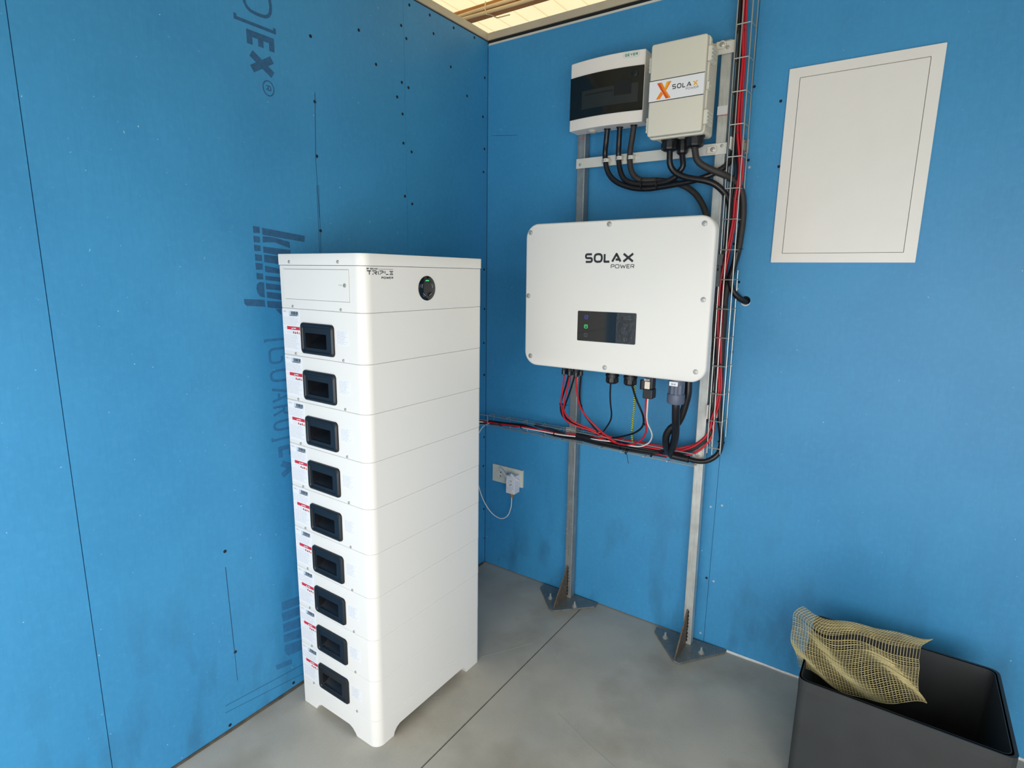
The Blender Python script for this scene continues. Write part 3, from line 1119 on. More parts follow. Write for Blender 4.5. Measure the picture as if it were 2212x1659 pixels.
lplate = [(.3742, -.010), (.379, -.0532), (.507, -.180), (.530, -.183), (.668, -.042), (.665, -.007)]
pl = post('weathered galvanised post on the left, nearer the room corner', .5085, .497, .0355, -.0495, -.0125, 2.27, lplate,
          (.5226, -.1685, .17), [(.4677, -.1053), (.5925, -.0991)], M['steel_dull'])
rplate = [(.9547, -.022), (.960, -.060), (1.088, -.197), (1.113, -.199), (1.243, -.024), (1.2366, -.003)]
b1, b2 = atz(1437, 1377, .01), atz(1514.5, 1410, .01)
pr = post('galvanised post on the right, beside the vertical wire tray', 1.079, 1.0525, .0355, -.0625, -.0275, 2.30, rplate,
          (1.0925, -.193, .165), [(b1.x, b1.y), (b2.x, b2.y)], M['steel'])
# whitish smear and a marker line on the posts
mb = MB()
for z, xx in ((2.045, .4985),):
    mb.box(xx, xx + .0355, -.0500, -.0495, z, z + .0015)
mb.build('marker_line', M['redprint'], pl)
mb = MB()
p = at(1545, 252, -.063)
mb.box(1.0545, 1.090, -.0632, -.0625, p.z, p.z + .002)
mb.build('marker_line', M['redprint'], pr)['label'] = 'red marker line'
mb = MB()
mb.box(1.0545, 1.0895, -.0632, -.0625, p.z + .004, p.z + .032)
mb.build('tape_patch', M['paper'], pr)

# rails across the posts
YR = -.0665
mb = MB()
mb.box(.5055, 1.0985, YR - .003, YR, 1.9285, 1.9665)
mb.box(.53, 1.0585, YR, YR + .012, 1.9635, 1.9665)
rail = thing('flat_rail', 'lower pale grey flat rail across both posts, carrying the cable clamps', 'rail', (.8, YR, 1.9285), 'rails between the posts')
mb.build('bar', M['rail'], rail, bevel=(.0008, 1))
for q in ((1253.5, 356), (1568 - 8.5, 315)):
    p = at(q[0], q[1], YR - .003)
    screw_mb(p, (0, -1, 0), .0055, .004).build('screw', M['zinc'], rail, smooth=True)
mb = MB()
zr = 2.2545
mb.box(.50, 1.0985, YR - .003, YR, zr, zr + .039)
rail2 = thing('flat_rail', 'upper pale grey flat rail, its end showing between the grey box and the wire tray', 'rail', (.8, YR, zr), 'rails between the posts')
mb.build('bar', M['rail'], rail2, bevel=(.0008, 1))
p = at(1572, 102, YR - .003)
screw_mb(p, (0, -1, 0), .006, .004).build('screw', M['zinc'], rail2, smooth=True)

# ================================================================== DISTRIBUTION BOX
gx0, gx1, gz0, gz1, gyb = .507, .808, 2.0565, 2.300, YR - .0035
gyf = -.137
db = thing('distribution_box', 'white distribution box with smoked window, left of the grey box on the upper rail', 'electrical box', ((gx0 + gx1) / 2, gyb, gz0))
N = 16


def bow(x):
    t = (x - gx0) / (gx1 - gx0)
    return gyf - .017 * 4 * t * (1 - t)


def bow_panel(mb, x0, x1, z0, z1, off, thick):
    xs = [x0 + (x1 - x0) * i / N for i in range(N + 1)]
    prof = [(x, bow(x) + off - thick) for x in xs] + [(x, bow(x) + off) for x in reversed(xs)]
    mb.prism(prof, XY, z0, z1)


mb = MB()
xs = [gx0 + (gx1 - gx0) * i / N for i in range(N + 1)]
mb.prism([(gx0, gyb), (gx1, gyb)] + [(x, bow(x)) for x in reversed(xs)], XY, gz0, gz1)
mb.build('case', M['boxwhite'], db, bevel=(.003, 2))
wz0, wz1 = 2.096, 2.247
mb = MB()
bow_panel(mb, gx0 + .001, gx1 - .001, wz0, wz1, 0, .004)
dwn = mb.build('smoked_door', M['smoked'], db, bevel=(.001, 1))
mb = MB()
bow_panel(mb, .565, .79, 2.125, 2.190, -.004, .0006)
mb.build('breaker_window', M['smoked_in'], dwn)
mb = MB()
bow_panel(mb, .70, .765, 2.155, 2.205, -.0045, .0006)
bow_panel(mb, .58, .695, 2.172, 2.178, -.0045, .0006)
mb.build('breaker', M['dark'], dwn)
cx = .775
MB().lathe((cx, bow(cx) - .004, 2.222), (0, -1, 0), [(0, .012), (.003, .012), (.004, .01), (.004, .003)], 24).build('door_latch', M['black'], dwn, smooth=True)
p = at(1256, 213, bow(.545) - .0046)
MB().box(p.x - .0022, p.x + .0022, p.y - .0006, p.y, p.z - .006, p.z + .006).build('red_indicator', M['redled'], dwn)
# logo plate
a, b = at(1350, 124, -.145), at(1379, 115, -.145)
cxm, czm = (a.x + b.x) / 2, (a.z + b.z) / 2 + .002
tang = Vector((1, (bow(cxm + .01) - bow(cxm - .01)) / .02, 0)).normalized()
frG = (Vector((cxm, bow(cxm) - .0008, czm)), tang, Vector((0, 0, 1)), tang.cross(Vector((0, 0, 1))))
mb = MB()
pill = rrect(-.030, .030, -.0085, .0085, .0083, 6)
stroke(mb, pill + [pill[0]], .0008, frG, 0, .0004)
lg = mb.build('printed_logo', M['tealpale'], db)
mb = MB()
text_mb(mb, 'GEYER', (frG[0] + frG[1] * -.0235 + Vector((0, 0, -.0044)),) + frG[1:], .0088, .047, .0018, .18)
mb.build('printed_word', M['teal'], lg)
p = at(1279, 295, -.105)
MB().lathe((p.x, -.105, gz0 + .001), (0, 0, -1), [(0, .0165), (.006, .0165), (.007, .013), (.009, .012), (.009, .004)], 28).build('blanking_plug', mat('pale_grey_plastic', 'b6b3ac', .5), db, smooth=True)
gl = [(1311.5, 287), (1338.5, 281), (1369, 277)]
for q in gl:
    p = at(q[0], q[1], -.103)
    MB().lathe((p.x, -.103, gz0 + .002), (0, 0, -1), [(0, .0135), (.003, .0135), (.006, .011)], 24).build('cable_grommet', M['black'], db, smooth=True)

# ================================================================== GREY JUNCTION BOX
jx0, jx1, jz0, jz1, jyb, jyf = .853, 1.0485, 1.9805, 2.2835, YR - .0035, -.203
jb = thing('junction_box', 'beige-grey junction box with hinged lid and white logo band, beside the white distribution box', 'electrical box',
           ((jx0 + jx1) / 2, jyb, jz0))
mb = MB()
mb.prism(rrect(jx0 + .006, jx1 - .004, jz0 + .004, jz1 - .004, .012, 5), (Vector((0, 0, 0)),) + FRONT[1:], -jyb, .160)
mb.prism(rrect(jx0 + .001, jx1 + .001, jz0 - .001, jz1 + .002, .014, 5), (Vector((0, 0, 0)),) + FRONT[1:], .158, .176)
mb.build('case', M['boxgrey'], jb, bevel=(.0015, 1))
mb = MB()
mb.prism(rrect(jx0 + .003, jx1 - .003, jz0 + .004, jz1 - .002, .008, 5), FRONT, .177, .203)
mb.build('lid', M['boxgrey'], jb, bevel=(.005, 3), smooth=True)
FJ = (Vector((0, jyf, 0)),) + FRONT[1:]
lz0, lz1 = 2.0995, 2.1685
qa, qb = at(1404, 222, jyf), at(1404.5, 177, jyf)
lz0, lz1 = qa.z, qb.z
mb = MB()
mb.prism(rect(jx0 + .0035, jx1 - .0035, lz0, lz1), FJ, -.0008, .0007)
band = mb.build('logo_band', M['sticker'], jb)
band['label'] = 'white band with an orange X logo'
mb = MB()
for zz in (lz0, lz1):
    mb.prism(rect(jx0 + .0028, jx1 - .0028, zz - .0011, zz + .0011), FJ, 0, .0012)
mb.build('band_edge', M['ink'], band)
FJ2 = (Vector((0, jyf - .0007, 0)),) + FRONT[1:]


def jpoly(mb, pts, mi=0, d=(0, .0004)):
    q = [at(1200 + x * .20796, 60 + y * .20796, jyf - .0007) for x, y in pts]
    mb.prism([(p.x, p.z) for p in q], FJ2, d[0], d[1], mi)


mb = MB()
jpoly(mb, [(1055, 580), (1105, 568), (1140, 640), (1195, 725), (1145, 735), (1095, 650)], 1)
jpoly(mb, [(1085, 575), (1105, 568), (1150, 655), (1195, 722), (1175, 728), (1115, 640)], 0, (.0004, .0006))
jpoly(mb, [(1155, 560), (1205, 552), (1150, 650), (1133, 625)], 2)
jpoly(mb, [(1043, 748), (1095, 662), (1117, 690), (1083, 742)], 0)
jpoly(mb, [(1180, 556), (1205, 552), (1152, 648), (1143, 640)], 0, (.0004, .0006))
mb.build('orange_x', [M['x_orange'], M['x_deep'], M['x_yellow']], band)['label'] = 'orange X emblem'


def jtext(mb, s, tl, tr, bl, wt, gap=.2):
    cvj = lambda q: at(1200 + q[0] * .20796, 60 + q[1] * .20796, jyf - .0007)
    a, b, c = cvj(bl), cvj(tr), cvj(tl)
    text_mb(mb, s, (Vector((a.x, jyf - .0007, a.z)),) + FRONT[1:], c.z - a.z, b.x - a.x, wt, gap)


mb = MB()
jtext(mb, 'SOLA', (1210, 590), (1415, 560), (1210, 640), .0028)
mb.build('printed_word', mat('charcoal_print', '3b3a3c', .5), band)
mb = MB()
jpoly(mb, [(1427, 555), (1443, 551), (1480, 588), (1464, 592)], 0)
jpoly(mb, [(1466, 545), (1482, 542), (1445, 594), (1428, 598)], 0, (-.0001, .0005))
mb.build('yellow_x', M['x_yellow'], band)
mb = MB()
jtext(mb, 'POWER', (1352, 622), (1485, 602), (1352, 645), .0009)
mb.build('printed_word', M['ink_grey'], band)
for (x0, y0, x1, y1) in ((1541, 99, 1552, 131), (1532, 237, 1544, 268)):
    a, b = at(x0, y0, -.18), at(x0, y1, -.18)
    mb = MB()
    mb.box(jx1 - .002, jx1 + .011, -.192, -.135, b.z, a.z)
    for i in range(4):
        z = b.z + (a.z - b.z) * (i + .5) / 4
        mb.box(jx1 + .01, jx1 + .0145, -.19, -.14, z - .002, z + .002)
    mb.build('hinge_clip', M['boxclip'], jb, bevel=(.0012, 1))
for (y0, y1) in ((128, 161), (256, 289)):
    a, b = at(1403, y0, -.18), at(1400, y1, -.18)
    mb = MB()
    mb.box(jx0 - .007, jx0 + .002, -.19, -.145, b.z, a.z)
    for i in range(4):
        z = b.z + (a.z - b.z) * (i + .5) / 4
        mb.box(jx0 - .0095, jx0 - .006, -.188, -.15, z - .002, z + .002)
    mb.build('hinge_tab', M['boxclip'], jb, bevel=(.0012, 1))
zc = at(1540, 186, -.165).z
mb = MB()
mb.box(jx1 - .002, jx1 + .008, -.185, -.15, zc - .012, zc + .012)
mb.box(jx1 + .0079, jx1 + .0095, -.170, -.162, zc - .004, zc + .004)
mb.build('latch', M['boxclip'], jb, bevel=(.001, 1))
for q in ((1560, 96), (1540, 323)):
    p = at(q[0], q[1], jyb - .010)
    mb = MB()
    s = 1 if p.z > 2.1 else -1
    mb.cyl((p.x, jyb, p.z), (p.x, jyb - .010, p.z), .0125, 24)
    mb.box(min(p.x - .02, jx1 - .01), p.x + .006, jyb - .008, jyb, p.z - .011, p.z + .011)
    ear = mb.build('mounting_ear', M['boxgrey'], jb)
    MB().lathe((p.x, jyb - .010, p.z), (0, -1, 0), [(0, .0085), (.002, .0085), (.004, .006), (.004, .003), (.0025, .002)], 20).build('screw', M['zinc'], ear, smooth=True)


def gland(p, r, hgt, parent, name='cable_gland', n=10):
    mb = MB()
    mb.lathe(p, (0, 0, -1), [(-.004, r * 1.02), (.004, r * 1.02), (.005, r * .9), (hgt * .35, r * .9)], 24)
    k = 2 * n
    a = Vector((1, 0, 0))
    prof = [(hgt * .3, .96), (hgt * .75, .96), (hgt * .9, .88), (hgt, .6)]
    loops = []
    for d, s in prof:
        loops.append([Vector(p) + Vector((math.cos(2 * math.pi * i / k), math.sin(2 * math.pi * i / k), 0)) * r * s * (1 if i % 2 else .93)
                      - Vector((0, 0, d)) for i in range(k)])
    mb.loops(loops)
    return mb.build(name, M['black'], parent)


zj = jz0 + .004
pA, pB, pC = at(1447, 306, -.128), at(1476, 303, -.095), at(1500, 303, -.135)
gland((pA.x, -.128, zj), .0305, .040, jb)
gland((pB.x, -.098, zj), .021, .05, jb)
gland((pC.x, -.132, zj), .0335, .038, jb)

# ================================================================== INVERTER
IV0, IV1, IVZ0, IVZ1, IVY = .4831, 1.179, 1.161, 1.6869, -.392
ROLL = .0079
iv = thing('solar_inverter', 'large white wall inverter with rounded corners and a black display, in front of both posts', 'inverter',
           (.831, -.1, IVZ0))
cxr = Vector((IV0, IVY, IVZ0))
uu = Vector((math.cos(ROLL), -.0069, math.sin(ROLL))).normalized()
vv = Vector((-math.sin(ROLL), 0, math.cos(ROLL))).normalized()
FI = (cxr, uu, vv, uu.cross(vv))       # normal points at the viewer side (-y)
W, HH = .696, .526
mb = MB()
rr = .052
loops = []
for ins, d in ((.012, -.040), (.0, -.034), (0, -.010), (.0005, -.0055), (.003, -.0015), (.007, 0)):
    loops.append([FI[0] + FI[1] * x + FI[2] * z + FI[3] * d for x, z in rrect(ins, W - ins, ins, HH - ins, rr - ins, 10)])
mb.loops(loops)
mb.build('front_cover', M['inverter'], iv, smooth=True)
mb = MB()
mb.prism(rrect(.05, W - .085, .045, HH - .05, .03, 6), FI, -.29, -.038)
mb.build('rear_casing', M['casing'], iv, bevel=(.003, 1))
mb = MB()
for x in (.05, .54):
    mb.prism(rect(x, x + .06, .1, HH - .08), FI, -.326, -.288)
mb.build('wall_bracket', M['steel'], iv)
for x, z in ((.0215, .495), (.339, .5115), (.66, .4995), (.015, .263), (.6725, .2675), (.028, .0348), (.343, .0193), (.664, .0366)):
    p = FI[0] + FI[1] * x + FI[2] * z
    mb = MB()
    mb.lathe(p, FI[3], [(-.001, .0088), (.0006, .0088), (.0008, .007), (.003, .0066), (.0036, .0055), (.0036, .003), (.002, .0026)], 20)
    mb.build('screw', M['zinc'], iv, smooth=True)


def ivp(px, py):
    d = ray(px, py)
    t = (FI[0] - CAM).dot(FI[3]) / d.dot(FI[3])
    q = CAM + d * t - FI[0]
    return q.dot(FI[1]), q.dot(FI[2])


def itext(mb, s, px0, px1, pt, pb, wt, gap):
    a, b, c = ivp(px0, pb), ivp(px1, pt), ivp(px0, pt + (pb - pt) * 0)
    h_ = ivp((px0 + px1) / 2, pt)[1] - ivp((px0 + px1) / 2, pb)[1]
    text_mb(mb, s, (FI[0] + FI[1] * a[0] + FI[2] * ((a[1] + ivp(px1, pb)[1]) / 2),) + FI[1:], h_, b[0] - a[0], wt, gap)


mb = MB()
itext(mb, 'SOLAX', 1263.3, 1370.3, 546.3, 567.7, .0074, .09)
itext(mb, 'POWER', 1319.3, 1370.3, 570.8, 579.7, .0021, .14)
mb.build('printed_logo', M['ink'], iv)
q = [ivp(1248, 671), ivp(1375, 677), ivp(1372.5, 745), ivp(1247.5, 735)]
dx0, dx1 = (q[0][0] + q[3][0]) / 2, (q[1][0] + q[2][0]) / 2
dz0, dz1 = (q[2][1] + q[3][1]) / 2, (q[0][1] + q[1][1]) / 2
mb = MB()
mb.prism(rrect(dx0, dx1, dz0, dz1, .004, 4), FI, -.001, .0012)
dsp = mb.build('display', M['glass'], iv)
FI2 = (FI[0] + FI[3] * .0012,) + FI[1:]


def circ(c, r, n=18):
    return [(c[0] + r * math.cos(2 * math.pi * i / n), c[1] + r * math.sin(2 * math.pi * i / n)) for i in range(n + 1)]


for k, (px, py, m_) in enumerate(((1267, 685, M['led_blue']), (1266, 705, M['led_green']), (1265.5, 723.5, M['icon_grey']))):
    c = ivp(px, py)
    s = .0058
    mb = MB()
    box_ = rrect(c[0] - s, c[0] + s, c[1] - s, c[1] + s, .0018, 3)
    stroke(mb, box_ + [box_[0]], .0012, FI2, 0, .0004)
    if k == 0:
        stroke(mb, [(c[0] - .0028, c[1] - .0028), (c[0] + .0028, c[1] + .0028)], .001, FI2, 0, .0004)
    elif k == 1:
        stroke(mb, [(c[0] - .0032, c[1] - .001), (c[0] - .002, c[1] + .002), (c[0] + .002, c[1] + .002), (c[0] + .0032, c[1] - .001)], .001, FI2, 0, .0004)
    else:
        stroke(mb, [(c[0], c[1] - .003), (c[0], c[1] + .003)], .001, FI2, 0, .0004)
    o = mb.build('status_icon', m_, dsp)
    o['label'] = ('blue status icon', 'green lit status icon', 'grey status icon')[k]
for k, (px, py) in enumerate(((1352, 687), (1351.5, 703), (1350.5, 718), (1350.5, 733))):
    c = ivp(px, py)
    mb = MB()
    stroke(mb, circ(c, .0062), .0009, FI2, 0, .0004)
    stroke(mb, ([(c[0] - .0025, c[1] - .001), (c[0], c[1] + .002), (c[0] + .0025, c[1] - .001)],
                [(c[0] - .0025, c[1] + .001), (c[0], c[1] - .002), (c[0] + .0025, c[1] + .001)],
                [(c[0] + .002, c[1] + .0025), (c[0] - .001, c[1]), (c[0] + .002, c[1] - .0025)],
                [(c[0] - .003, c[1]), (c[0] + .003, c[1])])[k], .0008, FI2, 0, .0004)
    mb.build('touch_key', M['icon_grey'], dsp)
# crinkled protective film still stuck over the keys
fm = bpy.data.materials.new('clear_film')
fm.use_nodes = True
fb = fm.node_tree.nodes['Principled BSDF']
fb.inputs['Base Color'].default_value = (0.9, 0.9, 0.9, 1)
fb.inputs['Transmission Weight'].default_value = 1
fb.inputs['Roughness'].default_value = .03
fb.inputs['IOR'].default_value = 1.25
nn = fm.node_tree.nodes.new('ShaderNodeTexNoise')
nn.inputs['Scale'].default_value = 70
nn.inputs['Detail'].default_value = 5
tcn = fm.node_tree.nodes.new('ShaderNodeTexCoord')
fm.node_tree.links.new(tcn.outputs['Object'], nn.inputs['Vector'])
bpn = fm.node_tree.nodes.new('ShaderNodeBump')
bpn.inputs['Strength'].default_value = 1
bpn.inputs['Distance'].default_value = .01
fm.node_tree.links.new(nn.outputs['Fac'], bpn.inputs['Height'])
fm.node_tree.links.new(bpn.outputs['Normal'], fb.inputs['Normal'])
mb = MB()
mb.prism(rect(dx0 + (dx1 - dx0) * .68, dx1 - .002, dz0 + .002, dz1 - .002), FI, .0018, .0021)
mb.build('crinkled_film', fm, dsp)

# connectors under the inverter
zi = IVZ0 + .047
G_GL = None
for q in ((1218.5, 806), (1230.5, 808.5), (1244.5, 811)):
    p = at(q[0], q[1], -.265)
    mb = MB()
    mb.cyl((p.x, -.265, p.z - .004), (p.x, -.265, zi), .0088, 10)
    mb.cyl((p.x, -.265, p.z - .004), (p.x, -.265, p.z + .012), .0096, 8)
    mb.build('cable_connector', M['black'], iv)
for q in ((1228, 806), (1241, 808), (1254.5, 808.5)):
    p = at(q[0], q[1], -.235)
    mb = MB()
    mb.cyl((p.x, -.235, p.z - .004), (p.x, -.235, zi), .0088, 10)
    mb.cyl((p.x, -.235, p.z - .004), (p.x, -.235, p.z + .012), .0096, 8)
    mb.build('cable_connector', M['black'], iv)
for q in ((1322, 827), (1361, 831.5)):
    p = at(q[0], q[1], -.25)
    gland((p.x, -.25, p.z + .030), .0252, .032, iv)
    MB().cyl((p.x, -.25, p.z + .028), (p.x, -.25, zi), .021, 20).build('gland_thread', M['black'], iv)

# data dongle
pd0, pd1 = at(1388, 860, -.27), at(1411, 815, -.27)
dg = thing('data_dongle', 'black plug-in data dongle with white sticker, under the inverter', 'dongle', ((pd0.x + pd1.x) / 2, -.255, pd0.z))
zm = at(1399, 840.5, -.27).z
mb = MB()
mb.box(pd0.x + .002, pd1.x - .001, -.27, -.235, zm, zi)
mb.box(pd0.x, pd1.x + .001, -.273, -.232, pd0.z, zm)
mb.build('body', M['black'], dg, bevel=(.003, 2))
mb = MB()
mb.cyl((pd0.x - .007, -.255, at(1384, 840, -.255).z), (pd0.x - .007, -.255, at(1384, 820, -.255).z), .011, 12)
mb.build('lock_knob', M['black'], dg)
FDg = (Vector((0, -.27, 0)),) + FRONT[1:]
a, b = at(1392, 839.5, -.27), at(1404, 825.5, -.27)
mb = MB()
mb.prism(rect(a.x, b.x, a.z, b.z), FDg, 0, .0005)
mb.build('sticker', M['sticker_warm'], dg)['label'] = 'cream square sticker'
a, b = at(1391, 822.5, -.27), at(1403.5, 819, -.27)
mb = MB()
text_mb(mb, 'SOLAX', (Vector((a.x, -.27, a.z)),) + FRONT[1:], b.z - a.z, b.x - a.x, .0012)
mb.build('printed_word', M['sticker'], dg)

# grey ac plug
pa = at(1459, 872, -.262)
ac = thing('power_plug', 'slate-grey round mains connector with ribbed collar, plugged in under the inverter', 'connector', (pa.x, -.262, pa.z))
ztop_, zmid = at(1459, 826, -.262).z, at(1459, 851, -.262).z
mb = MB()
k = 36
loops = []
for z, r0, rib in ((ztop_ + .02, .0285, 0), (ztop_ - .004, .0285, 0), (ztop_ - .006, .0285, .002), (zmid + .003, .0285, .002), (zmid + .001, .0285, 0), (zmid, .0295, 0)):
    loops.append([Vector((pa.x + (r0 - (rib if (i // 2) % 2 else 0)) * math.cos(2 * math.pi * i / k),
                          -.262 + (r0 - (rib if (i // 2) % 2 else 0)) * math.sin(2 * math.pi * i / k), z)) for i in range(k)])
mb.loops(loops)
mb.build('ribbed_body', M['grey_pvc'], ac)
mb = MB()
mb.lathe((pa.x, -.262, zmid + .001), (0, 0, -1), [(0, .0300), (.002, .0307), (zmid - pa.z - .006, .0307), (zmid - pa.z, .028), (zmid - pa.z, .02)], 40)
mb.build('collar', M['grey_pvc'], ac, smooth=True)
a, b = at(1445.5, 833, -.2925), at(1464.5, 826, -.2925)
mb = MB()
mb.prism(rect(a.x, b.x, a.z, b.z), (Vector((0, -.2925, 0)),) + FRONT[1:], -.001, .0005)
st = mb.build('sticker', M['sticker'], ac)
st['label'] = 'white sticker with handwriting'
mb = MB()
text_mb(mb, 'Grid', (Vector((a.x + .008, -.293, a.z + .004)),) + FRONT[1:], .006, .014, .0009, .3)
mb.build('handwriting', M['ink'], st)

# ================================================================== WIRE CABLE TRAYS
# upright tray to the right of the right-hand post
zlo, zhi = .852, 2.86
vt = thing('wire_cable_tray', 'tall upright zinc wire cable tray beside the right post, full of red and black cables', 'cable tray', (1.137, -.06, zlo))


def tx(x, z):          # the tray leans a little like the post beside it
    return x - .0105 * (z - 1.5) / .8


def vwire(x, y, z0, z1, r=.0022):
    return MB().tube([Vector((tx(x, z0), y, z0)), Vector((tx(x, (z0 + z1) / 2), y, (z0 + z1) / 2)), Vector((tx(x, z1), y, z1))], r, 8)


XA, XB, XC, XD = 1.113, 1.131, 1.161, 1.1635
for x, y, z0, z1 in ((XA, -.085, .845, zhi), (XB, -.085, .842, zhi), (XC, -.085, .848, zhi), (XD, -.030, .905, 1.53), (XD, -.030, 1.80, zhi),
                     (XA, -.055, .855, zhi), (XA, -.030, .855, zhi), (XB + .016, -.024, .86, 1.0), (XB + .016, -.024, 1.56, 1.66)):
    vwire(x, y, z0, z1).build('long_wire', M['wire'], vt, smooth=True)
z = .8694
while z < zhi - .02:
    yb_ = -.027
    mb = MB()
    mb.tube([Vector((tx(XA, z), yb_, z + .002)), Vector((tx(XA, z), -.0835, z)), Vector((tx(XA, z) + .002, -.0885, z)), Vector((tx(XC, z) - .002, -.0885, z)),
             Vector((tx(XC, z), -.0835, z)), Vector((tx(XD, z), yb_, z + .002))], .0021, 8)
    mb.build('cross_wire', M['wire'], vt, smooth=True)
    z += .10435
# level tray below the inverter
ht = thing('wire_cable_tray', 'level zinc wire cable tray below the inverter, crossing both posts', 'cable tray', (.6, -.08, .783))
for y, z in ((-.067, .835), (-.1, .8362), (-.067, .7835), (-.1, .7878)):
    MB().tube([Vector((.097 if y < -.09 else .075, y, z - .001)), Vector((1.083, y - .002, z))], .002, 8).build('long_wire', M['wire'], ht, smooth=True)
x = .098
while x < 1.07:
    mb = MB()
    mb.tube([Vector((x, -.104, .8355)), Vector((x, -.069, .8375)), Vector((x, -.0655, .834)), Vector((x, -.0655, .785)), Vector((x, -.069, .7815)), Vector((x, -.104, .7858))], .0019, 8)
    mb.build('cross_wire', M['wire'], ht, smooth=True)
    x += .0975
# short slanted piece of tray in the room corner, behind the battery
ct = thing('wire_cable_tray', 'short bent end of wire tray in the room corner, half hidden by the battery', 'cable tray', (.06, -.1, .78))
for z0 in (.835, .81, .785):
    MB().tube([Vector((.012, -.16, z0 + .004)), Vector((.03, -.125, z0 + .003)), Vector((.095, -.1025, z0 + .001))], .002, 8).build('long_wire', M['wire'], ct, smooth=True)
for f in (0, 1):
    p = (Vector((.022, -.14, 0)), Vector((.09, -.1045, 0)))[f]
    MB().tube([p + Vector((0, 0, .784)), p + Vector((0, 0, .838))], .0019, 8).build('cross_wire', M['wire'], ct, smooth=True)

# brackets of the trays
def bracket(lbl, boxes, screws, m=None):
    lo = Vector((min(b[0] for b in boxes), min(b[2] for b in boxes), min(b[4] for b in boxes)))
    t = thing('tray_bracket', lbl, 'bracket', lo, 'tray brackets')
    mb = MB()
    for b in boxes:
        mb.box(*b)
    mb.build('plate', m or M['rail'], t, bevel=(.0006, 1))
    for p in screws:
        screw_mb(p, (0, -1, 0), .005, .003).build('screw', M['zinc'], t, smooth=True)
    return t


a, b = at(1600, 333, -.004), at(1619, 301, -.004)
bracket('pale slotted wall bracket right of the upright tray, below the two boxes',
        [(a.x - .03, b.x, -.004, -.0005, a.z, b.z), (b.x - .003, b.x, -.024, -.0005, a.z, b.z)],
        [Vector((b.x - .010, -.004, b.z - .006)), Vector((b.x - .012, -.004, a.z + .006))])
a, b = at(1526, 905, -.09), at(1529.5, 875, -.09)
bracket('pale bracket on the lower left edge of the upright tray', [(a.x - .001, b.x + .002, -.094, -.05, a.z, b.z), (a.x, a.x + .03, -.052, -.049, a.z, b.z)],
        [Vector((a.x + .018, -.052, (a.z + b.z) / 2))])
a, b = at(1576, 322, -.09), at(1580, 295, -.09)
bracket('pale strip bracket on the left edge of the upright tray, beside the grey box', [(a.x - .001, b.x + .002, -.094, -.06, a.z, b.z)], [])
a, b = at(1495, 990, -.066), at(1517.5, 973, -.066)
bracket('square pale plate with round screw on the right post, ending the level tray', [(a.x, b.x, -.0665, -.0632, a.z, b.z)], [])
t_ = bpy.data.objects[[o.name for o in bpy.data.objects if o.get('label', '').startswith('square pale plate')][0]]
pc = at(1506.5, 981.5, -.0665)
MB().lathe((pc.x, -.0665, pc.z), (0, -1, 0), [(0, .0095), (.0015, .0095), (.0025, .008), (.0025, .0065), (.0015, .006)], 24).build('screw', M['zinc'], t_, smooth=True)
a, b = at(1222, 938, -.053), at(1244, 926, -.053)
bracket('square pale plate on the left post, behind the level tray', [(a.x, b.x, -.0535, -.0500, a.z, b.z)], [Vector(((a.x + b.x) / 2, -.0535, (a.z + b.z) / 2))])
# grey plastic coupling on the tray
a, b = at(1543, 619, -.1), at(1558, 549, -.1)
cc = thing('tray_clip', 'dark grey plastic clip on the upright tray, at the right edge of the inverter', 'clip', (a.x + .01, -.1, a.z))
mb = MB()
mb.box(a.x - .002, a.x + .017, -.110, -.092, a.z, a.z + .072)
mb.box(a.x + .001, a.x + .020, -.108, -.092, a.z + .074, b.z)
mb.build('body', M['clip_grey'], cc, bevel=(.001, 1))
MB().box(a.x + .0085, a.x + .0125, -.1108, -.1095, a.z + .055, a.z + .066).build('slot', M['dark'], cc)

# ================================================================== CABLES
def cable(name, label, pts, r, m, group=None, cat='cable', step=.012, stripes=0, n=10):
    """pts: (px, py, distance of the cable from the wall)"""
    P = []
    for q in pts:
        P.append(at(q[0], q[1], q[2]) if not isinstance(q, Vector) else q)
    S = spline(P, step)
    if isinstance(r, tuple):      # (radius, share of the length up to which it holds, radius after that)
        k_ = len(S) - 1
        r = [r[0] + (r[2] - r[0]) * min(1, max(0, (i / k_ - r[1]) / .08)) for i in range(k_ + 1)]
    mb = MB().tube(S, r, n, stripes=stripes)
    return tag(mb.build(name, m, smooth=not stripes), label, cat, group)


def zfix(px, py, y, z):
    p = at(px, py, y)
    return Vector((p.x, y, z))


yr = YR - .0035
G_B = 'cables hanging from the two boxes'
cable('power_cable', 'shiny black cable out of the distribution box, leftmost of its three', [zfix(1311.5, 287, -.103, gz0 - .003), (1309, 310, -.096), (1307, 330, yr - .0115), (1308.6, 354.6, yr - .0115),
      (1314.6, 374.5, -.08), (1325.5, 388.4, -.08), (1342.4, 398.4, -.08), (1369.3, 406.3, -.08), (1399, 407.8, -.08), (1427, 404, -.08), (1459.6, 398.4, -.085),
      (1494, 391.4, -.09), (1519, 383.5, -.09), (1539, 375.5, -.082), (1559, 364.6, -.075), (1574, 351.6, -.06), (1582, 335, -.055), (1586, 300, -.05), (1591, 230, -.05), (1597, 140, -.05), (1603, 40, -.05), (1608, -30, -.05)], .0104, M['rubber'], G_B)
cable('power_cable', 'shiny black cable out of the distribution box, middle of its three', [zfix(1338.5, 281, -.103, gz0 - .003), (1337, 310, -.096), (1336, 334.7, yr - .0115), (1338, 359.6, yr - .0115),
      (1343.4, 379.5, -.085), (1352.4, 390, -.085), (1369.3, 396.6, -.085), (1399, 398, -.085), (1419, 396.4, -.086), (1439.7, 392.4, -.09), (1459.6, 381.5, -.094), (1469.6, 367.6, -.097),
      (1475.5, 357.6, -.098), Vector((at(1476, 303, -.095).x, -.098, 1.9805 + .004 - .046))], .0104, M['rubber'], G_B)
